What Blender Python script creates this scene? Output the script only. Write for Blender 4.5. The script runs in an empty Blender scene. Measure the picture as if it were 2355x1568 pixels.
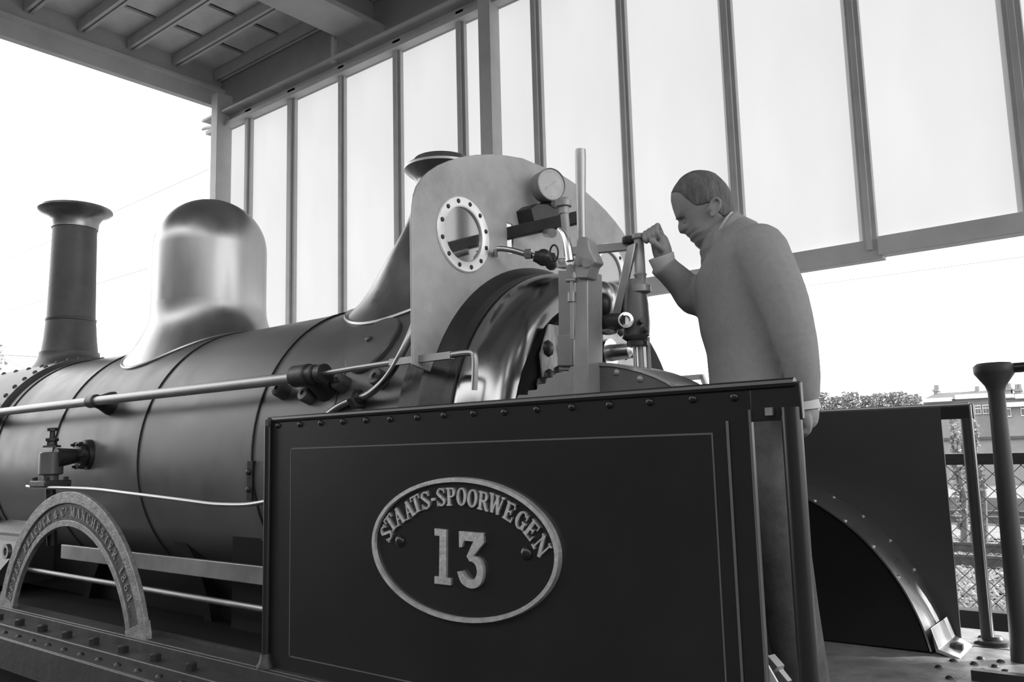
import bpy, bmesh, math, random
from mathutils import Vector as V, Matrix
random.seed(13)
sc = bpy.context.scene
COL = sc.collection

# ------------------------------------------------------------------ camera
YAW, PITCH, ROLL = math.radians(38.8046), math.radians(7.4155), math.radians(-1.5168)
FPX, IW, IH = 1933.4, 2355.0, 1568.0
fwd = V((-math.sin(YAW)*math.cos(PITCH), math.cos(YAW)*math.cos(PITCH), math.sin(PITCH)))
rgt = V((math.cos(YAW), math.sin(YAW), 0))
upv = rgt.cross(fwd)
cr, sr = math.cos(ROLL), math.sin(ROLL)
rgt, upv = rgt*cr + upv*sr, upv*cr - rgt*sr
cam = bpy.data.cameras.new('camera'); cam.sensor_width = 36.0; cam.lens = FPX*36/IW
cam.clip_start = .05; cam.clip_end = 600
co = bpy.data.objects.new('camera', cam); COL.objects.link(co)
co.matrix_world = Matrix(((rgt.x, upv.x, -fwd.x, 0), (rgt.y, upv.y, -fwd.y, 0), (rgt.z, upv.z, -fwd.z, 0), (0, 0, 0, 1)))
sc.camera = co

# ------------------------------------------------------------------ sky, sun, exposure
w = bpy.data.worlds.new('overcast_sky'); sc.world = w; w.use_nodes = True
bg = w.node_tree.nodes['Background']
bg.inputs[0].default_value = (1, 1, 1, 1); bg.inputs[1].default_value = 3.2
sl = bpy.data.lights.new('sun', 'SUN'); sl.energy = 10.0; sl.angle = math.radians(1.2)
so = bpy.data.objects.new('sun', sl); COL.objects.link(so)
SUN = V((.64, .60, .385)).normalized()
so.rotation_euler = SUN.to_track_quat('Z', 'Y').to_euler()
so.location = (6, 8, 9)
sc.view_settings.view_transform = 'Standard'; sc.view_settings.look = 'None'
sc.view_settings.exposure = 0.0; sc.view_settings.gamma = 1.0
sc.view_settings.use_curve_mapping = False

# ------------------------------------------------------------------ points read off the photograph, at a known real plane
def ray(x, y): return rgt*((x-IW/2)/FPX) - upv*((y-IH/2)/FPX) + fwd
def PY(x, y, Y): d = ray(x, y); return d*(Y/d.y)
def PX(x, y, X): d = ray(x, y); return d*(X/d.x)
def PZ(x, y, Z): d = ray(x, y); return d*(Z/d.z)

# ------------------------------------------------------------------ materials
def mat(name, c, rough=.5, metal=0, spec=.5, noise=0, scale=8, bump=0, bscale=60, rvar=0, stretch=None, coat=0):
    m = bpy.data.materials.new(name); m.use_nodes = True
    nt = m.node_tree; b = nt.nodes['Principled BSDF']
    b.inputs['Base Color'].default_value = (c, c, c, 1); b.inputs['Roughness'].default_value = rough
    b.inputs['Metallic'].default_value = metal; b.inputs['Specular IOR Level'].default_value = spec
    b.inputs['Coat Weight'].default_value = coat; b.inputs['Coat Roughness'].default_value = .15
    tc = nt.nodes.new('ShaderNodeTexCoord'); mp = nt.nodes.new('ShaderNodeMapping')
    nt.links.new(tc.outputs['Object'], mp.inputs['Vector'])
    if stretch: mp.inputs['Scale'].default_value = stretch
    if noise or rvar:
        n = nt.nodes.new('ShaderNodeTexNoise'); n.inputs['Scale'].default_value = scale; n.inputs['Detail'].default_value = 6
        n.inputs['Roughness'].default_value = .62
        nt.links.new(mp.outputs[0], n.inputs['Vector'])
    if noise:
        r = nt.nodes.new('ShaderNodeMapRange'); r.inputs[1].default_value = .3; r.inputs[2].default_value = .7
        r.inputs[3].default_value = c*(1-noise); r.inputs[4].default_value = min(1, c*(1+noise))
        nt.links.new(n.outputs['Fac'], r.inputs[0]); nt.links.new(r.outputs[0], b.inputs['Base Color'])
    if rvar:
        r = nt.nodes.new('ShaderNodeMapRange'); r.inputs[1].default_value = .3; r.inputs[2].default_value = .7
        r.inputs[3].default_value = max(.02, rough-rvar); r.inputs[4].default_value = min(1, rough+rvar)
        nt.links.new(n.outputs['Fac'], r.inputs[0]); nt.links.new(r.outputs[0], b.inputs['Roughness'])
    if bump:
        n2 = nt.nodes.new('ShaderNodeTexNoise'); n2.inputs['Scale'].default_value = bscale; n2.inputs['Detail'].default_value = 4
        nt.links.new(mp.outputs[0], n2.inputs['Vector'])
        bp = nt.nodes.new('ShaderNodeBump'); bp.inputs['Strength'].default_value = bump; bp.inputs['Distance'].default_value = .01
        nt.links.new(n2.outputs['Fac'], bp.inputs['Height']); nt.links.new(bp.outputs[0], b.inputs['Normal'])
    return m
M = dict(
    sheet=mat('sheet_paint', .012, .30, spec=.5, noise=.25, scale=3, bump=.02, bscale=3),
    boiler=mat('boiler_paint', .11, .36, noise=.22, scale=5, rvar=.07, bump=.06, bscale=4),
    smoke=mat('smokebox_paint', .075, .42, noise=.25, scale=6, bump=.1, bscale=20),
    inner=mat('cab_inner_paint', .035, .45, noise=.1, scale=4),
    seam=mat('dark_seam', .012, .6),
    black=mat('black_iron', .022, .42, noise=.3, scale=12, bump=.15, bscale=40),
    frame=mat('frame_iron', .03, .5, noise=.4, scale=9, bump=.2, bscale=30),
    brass=mat('polished_brass', .42, .36, metal=1, noise=.12, scale=6, rvar=.08, stretch=(1, 1, .25)),
    copper=mat('burnished_copper', .32, .34, metal=1, noise=.2, scale=7, rvar=.08, stretch=(1, 1, .3)),
    ring=mat('bright_window_ring', .82, .42, metal=.5, noise=.06, scale=12),
    rollm=mat('firebox_brass', .30, .20, metal=1, noise=.2, scale=5, rvar=.07, stretch=(1, 1, .5)),
    steel=mat('bright_steel', .58, .30, metal=1, noise=.07, scale=9, rvar=.04),
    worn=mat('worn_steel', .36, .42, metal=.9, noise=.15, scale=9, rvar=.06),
    board=mat('weatherboard_paint', .42, .24, spec=.35, noise=.25, scale=4, rvar=.05, bump=.02, bscale=5),
    letter=mat('cast_brass_letters', .66, .42, metal=.75, noise=.2, scale=40, bump=.2, bscale=90),
    archband=mat('dull_cast_brass', .30, .5, metal=.6, noise=.35, scale=30, bump=.25, bscale=90),
    archdark=mat('arch_recess_paint', .075, .6, noise=.3, scale=30, bump=.3, bscale=90),
    lining=mat('lining_paint', .10, .5),
    floor=mat('footplate_steel', .20, .45, noise=.35, scale=9, bump=.5, bscale=24),
    canopy=mat('canopy_grey_paint', .54, .55, noise=.1, scale=3),
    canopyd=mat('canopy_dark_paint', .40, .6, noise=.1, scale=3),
    lever=mat('worn_grey_lever', .30, .4, metal=.3, noise=.15, scale=10),
    panel=mat('ceiling_board', .62, .8, noise=.14, scale=3),
    jacket=mat('wool_jacket', .27, .95, spec=.1, noise=.08, scale=60, bump=.35, bscale=9),
    trouser=mat('cotton_trousers', .09, .9, spec=.1, noise=.25, scale=20, bump=.3, bscale=30),
    shirt=mat('white_shirt', .55, .9, spec=.2),
    skin=mat('skin', .25, .6, noise=.08, scale=30),
    hair=mat('dark_hair', .10, .7, noise=.4, scale=80, bump=.5, bscale=90, stretch=(1, 1, .3)),
    shoe=mat('black_leather', .02, .25),
    dial=mat('gauge_dial', .45, .35, noise=.12, scale=30),
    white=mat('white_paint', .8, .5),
    ground=mat('pale_gravel', .14, .95, noise=.35, scale=3, bump=.6, bscale=30),
    void=mat('shade_black_frames', .007, .7, spec=.2),  # near-black: deep shade under the boiler put into the colour; also the backhead
    platform=mat('platform_paving', .03, .9, noise=.3, scale=3, bump=.2, bscale=30),
    stone=mat('ballast_stone', .17, .9, noise=.3, scale=5, bump=.3, bscale=20),
    wire=mat('galvanised_wire', .06, .6),
    brick=mat('far_brick', .22, .9, noise=.12, scale=1.2),
    roof=mat('far_roof_tiles', .07, .9, noise=.15, scale=1.5),
    leaf=mat('far_foliage', .24, .95, noise=.35, scale=2),
    pale=mat('pale_twigs', .30, .95, noise=.3, scale=3),
    bark=mat('bark', .13, .95, noise=.3, scale=3),
    dgl=mat('dark_window', .12, .2),
    farwall=mat('dark_brick_facade', .045, .9, noise=.3, scale=2),
    hedge=mat('hedge_leaves', .10, .9, noise=.5, scale=4),
)
def glass_mat(name, tint, refl=.1):
    m = bpy.data.materials.new(name); m.use_nodes = True; nt = m.node_tree
    for n in list(nt.nodes): nt.nodes.remove(n)
    o = nt.nodes.new('ShaderNodeOutputMaterial'); t = nt.nodes.new('ShaderNodeBsdfTransparent'); g = nt.nodes.new('ShaderNodeBsdfGlossy')
    mx = nt.nodes.new('ShaderNodeMixShader'); 
    n = nt.nodes.new('ShaderNodeTexNoise'); n.inputs['Scale'].default_value = 2.5
    r = nt.nodes.new('ShaderNodeMapRange'); r.inputs[3].default_value = tint-.04; r.inputs[4].default_value = tint+.04
    nt.links.new(n.outputs['Fac'], r.inputs[0]); nt.links.new(r.outputs[0], t.inputs[0])
    g.inputs['Roughness'].default_value = .05
    mx.inputs[0].default_value = refl; nt.links.new(t.outputs[0], mx.inputs[1]); nt.links.new(g.outputs[0], mx.inputs[2])
    nt.links.new(mx.outputs[0], o.inputs[0]); return m
def frosted(name, c):                  # rippled glass: lets the daylight through, scattered
    m = bpy.data.materials.new(name); m.use_nodes = True; nt = m.node_tree
    for n in list(nt.nodes): nt.nodes.remove(n)
    o = nt.nodes.new('ShaderNodeOutputMaterial'); t = nt.nodes.new('ShaderNodeBsdfTranslucent'); g = nt.nodes.new('ShaderNodeBsdfGlossy')
    g.inputs['Roughness'].default_value = .25; mx = nt.nodes.new('ShaderNodeMixShader'); mx.inputs[0].default_value = .02
    n = nt.nodes.new('ShaderNodeTexNoise'); n.inputs['Scale'].default_value = 1.6; n.inputs['Detail'].default_value = 5
    r = nt.nodes.new('ShaderNodeMapRange'); r.inputs[1].default_value = .3; r.inputs[2].default_value = .7; r.inputs[3].default_value = c*.95; r.inputs[4].default_value = c*1.05
    nt.links.new(n.outputs['Fac'], r.inputs[0]); nt.links.new(r.outputs[0], t.inputs[0])
    nt.links.new(t.outputs[0], mx.inputs[1]); nt.links.new(g.outputs[0], mx.inputs[2]); nt.links.new(mx.outputs[0], o.inputs[0]); return m
M['pane'] = frosted('rippled_wall_glass', .222)
M['glass'] = glass_mat('spectacle_glass', .62, .6)

# ------------------------------------------------------------------ mesh helpers
class MB:
    def __init__(s): s.v = []; s.f = []
    def add(s, vs, fs):
        n = len(s.v); s.v += [tuple(p) for p in vs]; s.f += [tuple(i+n for i in q) for q in fs]; return s
    def box(s, x0, x1, y0, y1, z0, z1):
        return s.add([(x, y, z) for x in (x0, x1) for y in (y0, y1) for z in (z0, z1)],
                     [(0, 1, 3, 2), (4, 6, 7, 5), (0, 4, 5, 1), (2, 3, 7, 6), (0, 2, 6, 4), (1, 5, 7, 3)])
    def prism(s, pts, d):                      # closed planar polygon pushed along d
        n = len(pts); d = V(d); a = [V(p) for p in pts]
        return s.add(a+[p+d for p in a], [tuple(range(n))[::-1], tuple(range(n, 2*n))]+[(i, (i+1) % n, n+(i+1) % n, n+i) for i in range(n)])
    def frame(s, ax):
        ax = V(ax).normalized(); t = V((0, 0, 1)) if abs(ax.z) < .9 else V((1, 0, 0))
        u = ax.cross(t).normalized(); return u, ax.cross(u).normalized()
    def lathe(s, o, ax, prof, n=32, a0=0, a1=None):     # prof: (distance along axis, radius)
        o = V(o); ax = V(ax).normalized(); u, w_ = s.frame(ax); full = a1 is None
        if full: a1 = 2*math.pi
        k = n if full else n+1; vs = []
        for t, r in prof:
            for i in range(k):
                a = a0+(a1-a0)*i/n; vs.append(o+ax*t+(u*math.cos(a)+w_*math.sin(a))*r)
        fs = []
        for j in range(len(prof)-1):
            for i in range(n):
                i2 = (i+1) % k if full else i+1
                fs.append((j*k+i, j*k+i2, (j+1)*k+i2, (j+1)*k+i))
        if full and tuple(prof[0]) != tuple(prof[-1]):
            if prof[0][1] > 1e-5: fs.append(tuple(range(k))[::-1])
            if prof[-1][1] > 1e-5: fs.append(tuple((len(prof)-1)*k+i for i in range(k)))
        return s.add(vs, fs)
    def cyl(s, a, b, r, r2=None, n=16):
        a, b = V(a), V(b); L = (b-a).length
        return s.lathe(a, b-a, [(0, r), (L, r if r2 is None else r2)], n)
    def tube(s, pts, r, n=10, smooth=0):
        pts = [V(p) for p in pts]; rs = list(r) if isinstance(r, (list, tuple)) else [r]*len(pts)
        if smooth:
            q = []; qr = []
            for i in range(len(pts)-1):
                p0 = pts[max(0, i-1)]; p1 = pts[i]; p2 = pts[i+1]; p3 = pts[min(len(pts)-1, i+2)]
                for j in range(smooth):
                    t = j/smooth
                    q.append(.5*((2*p1)+(p2-p0)*t+(2*p0-5*p1+4*p2-p3)*t*t+(3*p1-p0-3*p2+p3)*t**3)); qr.append(rs[i]*(1-t)+rs[i+1]*t)
            q.append(pts[-1]); qr.append(rs[-1]); pts, rs = q, qr
        vs = []; u = None
        for i, p in enumerate(pts):
            d = (pts[min(i+1, len(pts)-1)]-pts[max(i-1, 0)]).normalized()
            if u is None: u, _ = s.frame(d)
            u = (u-d*u.dot(d)).normalized(); w_ = d.cross(u)
            for k in range(n):
                a = 2*math.pi*k/n; vs.append(p+(u*math.cos(a)+w_*math.sin(a))*rs[i])
        fs = [tuple(range(n))[::-1], tuple((len(pts)-1)*n+k for k in range(n))]
        for i in range(len(pts)-1):
            for k in range(n): fs.append((i*n+k, i*n+(k+1) % n, (i+1)*n+(k+1) % n, (i+1)*n+k))
        return s.add(vs, fs)
    def bar(s, a, b, wv, h):                  # flat bar from a to b; wv = full width vector, h = full thickness vector
        a, b, wv, h = V(a), V(b), V(wv)/2, V(h)/2
        return s.add([p+i*wv+j*h for p in (a, b) for i in (-1, 1) for j in (-1, 1)],
                     [(0, 1, 3, 2), (4, 6, 7, 5), (0, 4, 5, 1), (2, 3, 7, 6), (0, 2, 6, 4), (1, 5, 7, 3)])
    def dome(s, c, ax, r, h=None, n=12, m=4):  # rivet or bolt head
        h = r*.7 if h is None else h
        return s.lathe(c, ax, [(h*math.sin(math.pi/2*i/m), max(1e-6, r*math.cos(math.pi/2*i/m))) for i in range(m+1)], n)
    def ell(s, c, rx, ry, rz, n=20, m=12, R=None):
        c = V(c); vs = []
        for j in range(m+1):
            t = math.pi*j/m
            for i in range(n):
                a = 2*math.pi*i/n; p = V((rx*math.sin(t)*math.cos(a), ry*math.sin(t)*math.sin(a), rz*math.cos(t)))
                vs.append(c+(R @ p if R is not None else p))
        return s.add(vs, [(j*n+i, (j+1)*n+i, (j+1)*n+(i+1) % n, j*n+(i+1) % n) for j in range(m) for i in range(n)])
    def mesh(s, name, m, sharp=35):
        me = bpy.data.meshes.new(name); me.from_pydata(s.v, [], s.f)
        bm = bmesh.new(); bm.from_mesh(me); bmesh.ops.remove_doubles(bm, verts=bm.verts, dist=2e-5)
        bmesh.ops.recalc_face_normals(bm, faces=bm.faces); bm.to_mesh(me); bm.free()
        me.materials.append(m); me.shade_smooth(); me.set_sharp_from_angle(angle=math.radians(sharp)); return me
    def build(s, name, m, parent=None, bevel=0, sharp=35, label=None):
        me = s.mesh(name, m, sharp)
        # origin to the middle of the thing so that textures and placing stay local
        c = sum((v.co for v in me.vertices), V())/max(1, len(me.vertices))
        lo = min(v.co.z for v in me.vertices) if parent is None else c.z
        c = V((c.x, c.y, lo)); me.transform(Matrix.Translation(-c))
        o = bpy.data.objects.new(name, me); COL.objects.link(o); o.location = c
        if parent is not None: o.parent = parent; o.matrix_parent_inverse = world_of(parent).inverted()
        if bevel:
            b = o.modifiers.new('bevel', 'BEVEL'); b.width = bevel; b.segments = 2; b.limit_method = 'ANGLE'
        if label: o['label'] = label
        return o
def world_of(o):
    m = Matrix.Translation(o.location) @ o.rotation_euler.to_matrix().to_4x4()
    return m if o.parent is None else world_of(o.parent) @ o.matrix_parent_inverse @ m
def put(name, me, loc, parent=None, rot=None):      # one more object sharing a mesh
    o = bpy.data.objects.new(name, me); COL.objects.link(o); o.location = loc
    if rot is not None: o.rotation_euler = rot
    if parent is not None: o.parent = parent; o.matrix_parent_inverse = world_of(parent).inverted()
    return o
def tag(o, label=None, cat=None, group=None, kind=None):
    for k, v in (('label', label), ('category', cat), ('group', group), ('kind', kind)):
        if v: o[k] = v
    return o
def empty(name, loc, **k):
    o = bpy.data.objects.new(name, None); COL.objects.link(o); o.location = loc; o.empty_display_size = .2; return tag(o, **k)

GZ = -1.62                       # ground under and beside the locomotive
# ================================================================== setting
fl = MB().box(-60, 30, -30, 6.05, GZ-.3, GZ).build('floor', M['platform']); tag(fl, kind='structure')
yd = MB().box(-200, 120, 6.05, 260, GZ-.4, GZ-.1).build('floor_2', M['ground']); tag(yd, kind='structure')

YW = 6.0
wall = empty('wall_back', (-5, YW, GZ), kind='structure')
mull = [(-9.136, -9.001), (-8.244, -8.09), (-7.285, -7.179), (-6.371, -6.25), (-5.439, -5.328), (-4.486, -4.384), (-3.552, -3.467), (-2.604, -2.512), (-1.664, -1.57), (-.70, -.595)]
mull += [(.25, .345), (1.665, 1.765), (2.6, 2.7), (3.54, 3.64), (4.48, 4.58)]
for a, b in mull:
    mb = MB().box(a, b, YW-.02, YW+.06, 1.26, 4.45)
    mb.box(a+.3*(b-a), a+.7*(b-a), YW-.045, YW-.02, 1.30, 4.33)
    mb.build('mullion', M['canopy'], wall, bevel=.004)
ed = [-9.75]+[(a+b)/2 for a, b in mull]
for i in range(len(ed)-1):
    MB().add([(ed[i]+.02, YW+.026, 1.34), (ed[i+1]-.02, YW+.026, 1.34), (ed[i+1]-.02, YW+.026, 4.40), (ed[i]+.02, YW+.026, 4.40)], [(0, 1, 2, 3)]).build('pane', M['pane'], wall)
MB().box(-9.93, 5, YW-.10, YW+.05, 4.31, 4.36).box(-9.93, 5, YW-.02, YW+.05, 4.36, 4.50).box(-9.93, 5, YW-.16, YW+.05, 4.47, 4.50).build('top_rail', M['canopy'], wall)
MB().box(-9.8, -1.54, YW-.03, YW+.08, 1.235, 1.375).build('bottom_rail', M['canopy'], wall, bevel=.004)
MB().box(-1.56, 5, YW-.05, YW+.07, 1.255, 1.385).build('bottom_rail', M['canopy'], wall, bevel=.004)
MB().box(-9.90, 5, YW+.10, YW+.26, 4.50, 5.34).build('wall_beam', M['canopyd'], wall)
for pa, pb, yf, yb_ in ((488, 502, 5.80, 6.02), (1101, 1128, 5.87, 6.02)):
    MB().box(PY(pa, 150, yf).x, PY(pb, 150, yf).x, yf, yb_, GZ, 4.75).build('column', M['canopy'], wall, bevel=.005)
MB().box(.35, .5, 5.87, 6.02, GZ, 4.75).build('column', M['canopy'], wall, bevel=.005)
gb = MB().tube([PY(490, 292, 6.05), PY(478, 293, 6.05), PY(466, 297, 6.05)], [.03, .03, .022], smooth=4)
gb.cyl(PY(484, 292, 6.05), PY(488, 308, 6.05), .02); gb.build('gutter_spout', M['canopy'], wall)

roof = empty('ceiling', (-4, 3, 4.7), kind='structure')
def girder(x, y0, y1):                    # one built-up beam across the bay: flange plate, web, top flange
    mb = MB().box(x-.26, x+.26, y0, y1, 4.70, 4.76).box(x-.05, x+.05, y0, y1, 4.76, 5.28).box(x-.16, x+.16, y0, y1, 5.28, 5.33)
    mb.box(x-.30, x-.20, y0, y1, 4.76, 4.80); mb.build('girder', M['canopyd'], roof)
Y0R, Y1R = -2.37, 6.3
MB().box(-9.98, -9.88, Y0R, Y1R, 4.73, 4.93).box(-9.98, -9.80, Y0R, Y1R, 4.93, 4.97).box(-9.98, -9.90, Y0R, Y1R, 4.97, 5.30).build('end_girder', M['canopy'], roof)
gx = [-6.86, -3.8, -.75, 2.3]
for x in gx: girder(x, Y0R, Y1R)
MB().box(5.3, 5.45, Y0R, Y1R, 4.73, 5.33).build('end_girder', M['canopy'], roof)
MB().box(-9.98, 5.45, Y0R-.1, Y0R, 4.73, 5.33).build('edge_beam', M['canopy'], roof)
MB().box(-9.98, 5.45, Y0R-.1, Y1R, 5.40, 5.50).build('roof_deck', M['canopyd'], roof)
py = [4.23+.6*(k-11) for k in range(15)]
bays = [(-9.88, gx[0])]+list(zip(gx, gx[1:]))+[(gx[-1], 5.3)]
for i, (xa, xb) in enumerate(bays):
    a, b = xa+(.0 if i == 0 else .06), xb-.06
    for y in py:                          # purlin: a twin angle with a shadow gap
        MB().box(a, b, y-.05, y-.012, 5.10, 5.31).box(a, b, y+.012, y+.05, 5.10, 5.31).box(a, b, y-.012, y+.012, 5.16, 5.31).build('purlin', M['canopy'], roof)
    n = max(3, round((b-a)/.675)); st = (b-a)/n
    for y in py[:-1]:
        for k in range(n):
            MB().box(a+k*st+.012, a+(k+1)*st-.07, y+.055, y+.545, 5.235+.012*random.random(), 5.27).build('ceiling_panel', M['panel'], roof)
    MB().box(a, b, Y0R, Y1R, 5.31, 5.34).build('ceiling_board', M['panel'], roof)
MB().box(-7.262, -7.205, 5.86, 5.90, 4.44, 4.76).build('sky_gap_plate', mat('pale_sky_gap', .5, .6), roof)  # pale plate standing in for a gap of bright sky
# closed side of the shelter behind the photographer, and the hedge beyond its end
hw = MB().box(-24, 40, -9.4, -9, GZ, 6.6).build('wall_front', M['farwall']); tag(hw, kind='structure')

# ================================================================== locomotive
Y1, Y2, YC, RB = 1.6746, 3.36, 2.517, .63
loco = empty('locomotive', (-3.5, YC, -1.52), label='old steam locomotive with dark boiler, tall chimney, rounded weatherboard and oval number plate', cat='locomotive')
def part(mb, name, m, parent=None, **k): return mb.build(name, M[m], loco if parent is None else parent, **k)
def cylpt(x, y, r=RB):                       # where a sight line meets the barrel
    d = ray(x, y); a = d.y**2+d.z**2; b = -d.y*YC; c = YC**2-r*r
    return d*((-b-math.sqrt(max(0, b*b-a*c)))/a)
def bar_pt(X, th, r=RB): return V((X, YC-r*math.cos(th), r*math.sin(th)))
XA = (1, 0, 0)
# boiler barrel, smokebox, firebox
boil = part(MB().lathe((-5.38, YC, 0), XA, [(0, .05), (0, RB), (3.52, RB), (3.52, .05)], 96), 'boiler', 'boiler')
for X in (-2.80, -3.67, -4.54, -5.30):
    part(MB().lathe((X-.055, YC, 0), XA, [(0, RB-.002), (.002, RB+.004), (.050, RB+.004), (.052, RB-.002)], 96), 'boiler_band', 'boiler', boil)
    part(MB().lathe((X, YC, 0), XA, [(0, RB-.002), (0, RB+.0065), (.005, RB+.0065), (.005, RB-.002)], 96), 'band_edge', 'seam', boil)
part(MB().lathe((-2.345, YC, 0), XA, [(0, RB-.002), (0, RB+.002), (.004, RB+.002), (.004, RB-.002)], 96), 'band_edge', 'seam', boil)
clip = MB()
p = cylpt(580, 1060, RB+.004); q = cylpt(578, 1150, RB+.004)
clip.bar(p, q, (.034, 0, 0), (0, -.02, 0)); clip.dome(cylpt(577, 1085)-V((0, .012, 0)), (0, -1, 0), .012); clip.dome(cylpt(577, 1125)-V((0, .012, 0)), (0, -1, 0), .012)
part(clip, 'band_clip', 'black', boil)
smk = part(MB().lathe((-6.55, YC, 0), XA, [(0, .05), (0, RB+.03), (1.14, RB+.03), (1.14, .05)], 96), 'smokebox', 'smoke')
rm = MB().dome((0, 0, 0), (0, 0, 1), .016, .014, 8, 3).mesh('bolt', M['smoke'])
def on_barrel(name, me, X, th, r, parent):
    n = V((0, -math.cos(th), math.sin(th)))
    return put(name, me, bar_pt(X, th, r), parent, n.to_track_quat('Z', 'X').to_euler())
for i in range(26): on_barrel('bolt', rm, -5.47, math.radians(-12+6.2*i), RB+.029, smk)
for i in range(5): on_barrel('bolt', rm, -5.62-.2*i, math.radians(66), RB+.029, smk)
# smokebox saddle and frames
part(MB().prism([(-6.6, 1.98, -.30), (-6.6, 1.72, -.62), (-6.6, 3.30, -.62), (-6.6, 3.05, -.30)], (1.75, 0, 0)), 'smokebox_saddle', 'black')
for y in (2.06, 3.0): part(MB().box(-6.9, -1.6, y-.014, y+.014, -1.15, -.45), 'frame_plate', 'void')
part(MB().box(-6.9, .6, 2.06, 3.0, -1.0, -.97), 'frame_stay', 'void')
part(MB().box(-3.05, -1.75, 1.97, 3.06, -1.12, -.1), 'firebox_sides', 'void')
# chimney
def chim_prof(): return [(0, .205), (.02, .198), (.10, .178), (.22, .163), (.34, .154), (.345, .157), (.36, .157), (.365, .150), (.70, .143), (.985, .139)]
ch = part(MB().lathe((-5.86, YC, .60), (0, 0, 1), chim_prof(), 48), 'chimney', 'smoke')
part(MB().lathe((-5.86, YC, 1.585), (0, 0, 1), [(0, .141), (.002, .146), (.012, .146), (.05, .150), (.085, .168), (.105, .205), (.118, .228), (.128, .236), (.142, .232), (.150, .215), (.155, .17), (.155, .11), (.05, .11)], 48), 'chimney_cap', 'copper', ch, label='flared polished copper chimney cap')
def saddle(X, r0, r1, h, n=48, m=8):            # flared skirt that follows the round barrel
    mb = MB(); vs = []
    for j in range(m+1):
        t = j/m; r = r1+(r0-r1)*(1-t)**2.6
        for i in range(n):
            a = 2*math.pi*i/n; y = r0*math.sin(a); zb = math.sqrt(max(0, (RB+.004)**2-(r*math.sin(a))**2))
            vs.append((X+r*math.cos(a), YC+r*math.sin(a), zb+(RB+h-zb)*t if j else zb))
    for j in range(m):
        for i in range(n): pass
    return mb.add(vs, [(j*n+i, j*n+(i+1) % n, (j+1)*n+(i+1) % n, (j+1)*n+i) for j in range(m) for i in range(n)])
part(saddle(-5.86, .26, .185, .10), 'chimney_skirt', 'smoke', ch)
# steam dome
dr = .300
prof = [(.0, dr)]+[(.52+dr*math.sin(a)*.96, dr*math.cos(a)) for a in [math.pi/2*i/14 for i in range(14)]]+[(.52+dr*.96, 1e-5)]
dm = part(MB().lathe((-4.156, YC, .62), (0, 0, 1), prof, 64), 'steam_dome', 'brass')
part(saddle(-4.156, .43, dr+.001, .20, 64, 12), 'dome_skirt', 'brass', dm)
ring = MB().tube([(-4.156+.43*math.cos(a), YC+.43*math.sin(a), math.sqrt(RB**2-(.43*math.sin(a))**2)+.006) for a in [2*math.pi*i/64 for i in range(65)]], .008, 6)
part(ring, 'dome_rim', 'brass', dm)
# safety valve casing behind the weatherboard
XV = -2.385
def valve_bell():
    mb = MB(); n, vs = 56, []
    ring_ = [(0, .40), (.004, .385), (.03, .345), (.07, .305), (.12, .268), (.18, .228), (.25, .188), (.32, .152), (.40, .122), (.48, .104)]
    for h, r in ring_:
        t = min(1, h/.22); t = t*t*(3-2*t)
        for i in range(n):
            a = 2*math.pi*i/n; y = r*math.sin(a); zb = math.sqrt(max(0, (RB+.004)**2-y*y))
            z0_ = zb+h; vs.append((XV+r*math.cos(a), YC+y, z0_*(1-t)+(RB+h)*t))
    mb.add(vs, [(j*n+i, j*n+(i+1) % n, (j+1)*n+(i+1) % n, (j+1)*n+i) for j in range(len(ring_)-1) for i in range(n)])
    return mb
sv = part(valve_bell(), 'safety_valve_casing', 'copper')
part(MB().lathe((XV, YC, .70), (0, 0, 1), [(.40, .106), (.43, .105), (.455, .118), (.475, .145), (.488, .158), (.498, .158), (.505, .150), (.512, .13), (.517, .128), (.535, .115), (.545, .06), (.548, 1e-5)], 48), 'casing_rim', 'copper', sv)
part(MB().tube([(XV+.40*math.cos(a), YC+.40*math.sin(a), math.sqrt(RB**2-(.40*math.sin(a))**2)+.006) for a in [2*math.pi*i/64 for i in range(65)]], .009, 6), 'casing_foot', 'copper', sv)
# weatherboard with two round windows and a rod slot
XB = -1.86
top = [(946, 845), (946, 650), (946, 520), (947, 475), (950, 450), (957, 428), (970, 408), (985, 394), (1005, 381), (1030, 370), (1060, 361), (1095, 356), (1130, 355), (1165, 358), (1200, 364)]
half = [PX(x, y, XB) for x, y in top]; half = [(p.y, p.z) for p in half]
half[0] = (1.817, .27); half[1] = (1.817, .5); half[2] = (1.817, .72)
half = [(min(y, YC), z) for y, z in half if y < YC-.05]
out = half+[(YC, 1.083)]+[(2*YC-y, z) for y, z in reversed(half)]
inner = [(YC+.672*math.cos(a), .672*math.sin(a)) for a in [math.radians(22+136*i/24) for i in range(25)]]
me = bpy.data.meshes.new('weatherboard'); bm = bmesh.new()
def loop(pts):
    vs = [bm.verts.new((0, y, z)) for y, z in pts]
    return [bm.edges.new((vs[i], vs[(i+1) % len(vs)])) for i in range(len(vs))]
RW = .093; wy, wz = 2.06, .727
eds = loop(out+inner)
for cy in (wy, 2*YC-wy): eds += loop([(cy+RW*math.cos(2*math.pi*i/40), wz+RW*math.sin(2*math.pi*i/40)) for i in range(40)])
eds += loop([(2.296, .705), (2.330, .705), (2.330, .815), (2.296, .815)])
bmesh.ops.triangle_fill(bm, use_beauty=True, use_dissolve=True, edges=eds)
bmesh.ops.recalc_face_normals(bm, faces=bm.faces)
bm.to_mesh(me); bm.free(); me.materials.append(M['board'])
wb = bpy.data.objects.new('weatherboard', me); COL.objects.link(wb); wb.location = (XB, 0, 0); wb.parent = loco
wb.matrix_parent_inverse = world_of(loco).inverted()
sm = wb.modifiers.new('solid', 'SOLIDIFY'); sm.thickness = .010; sm.offset = 0
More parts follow.
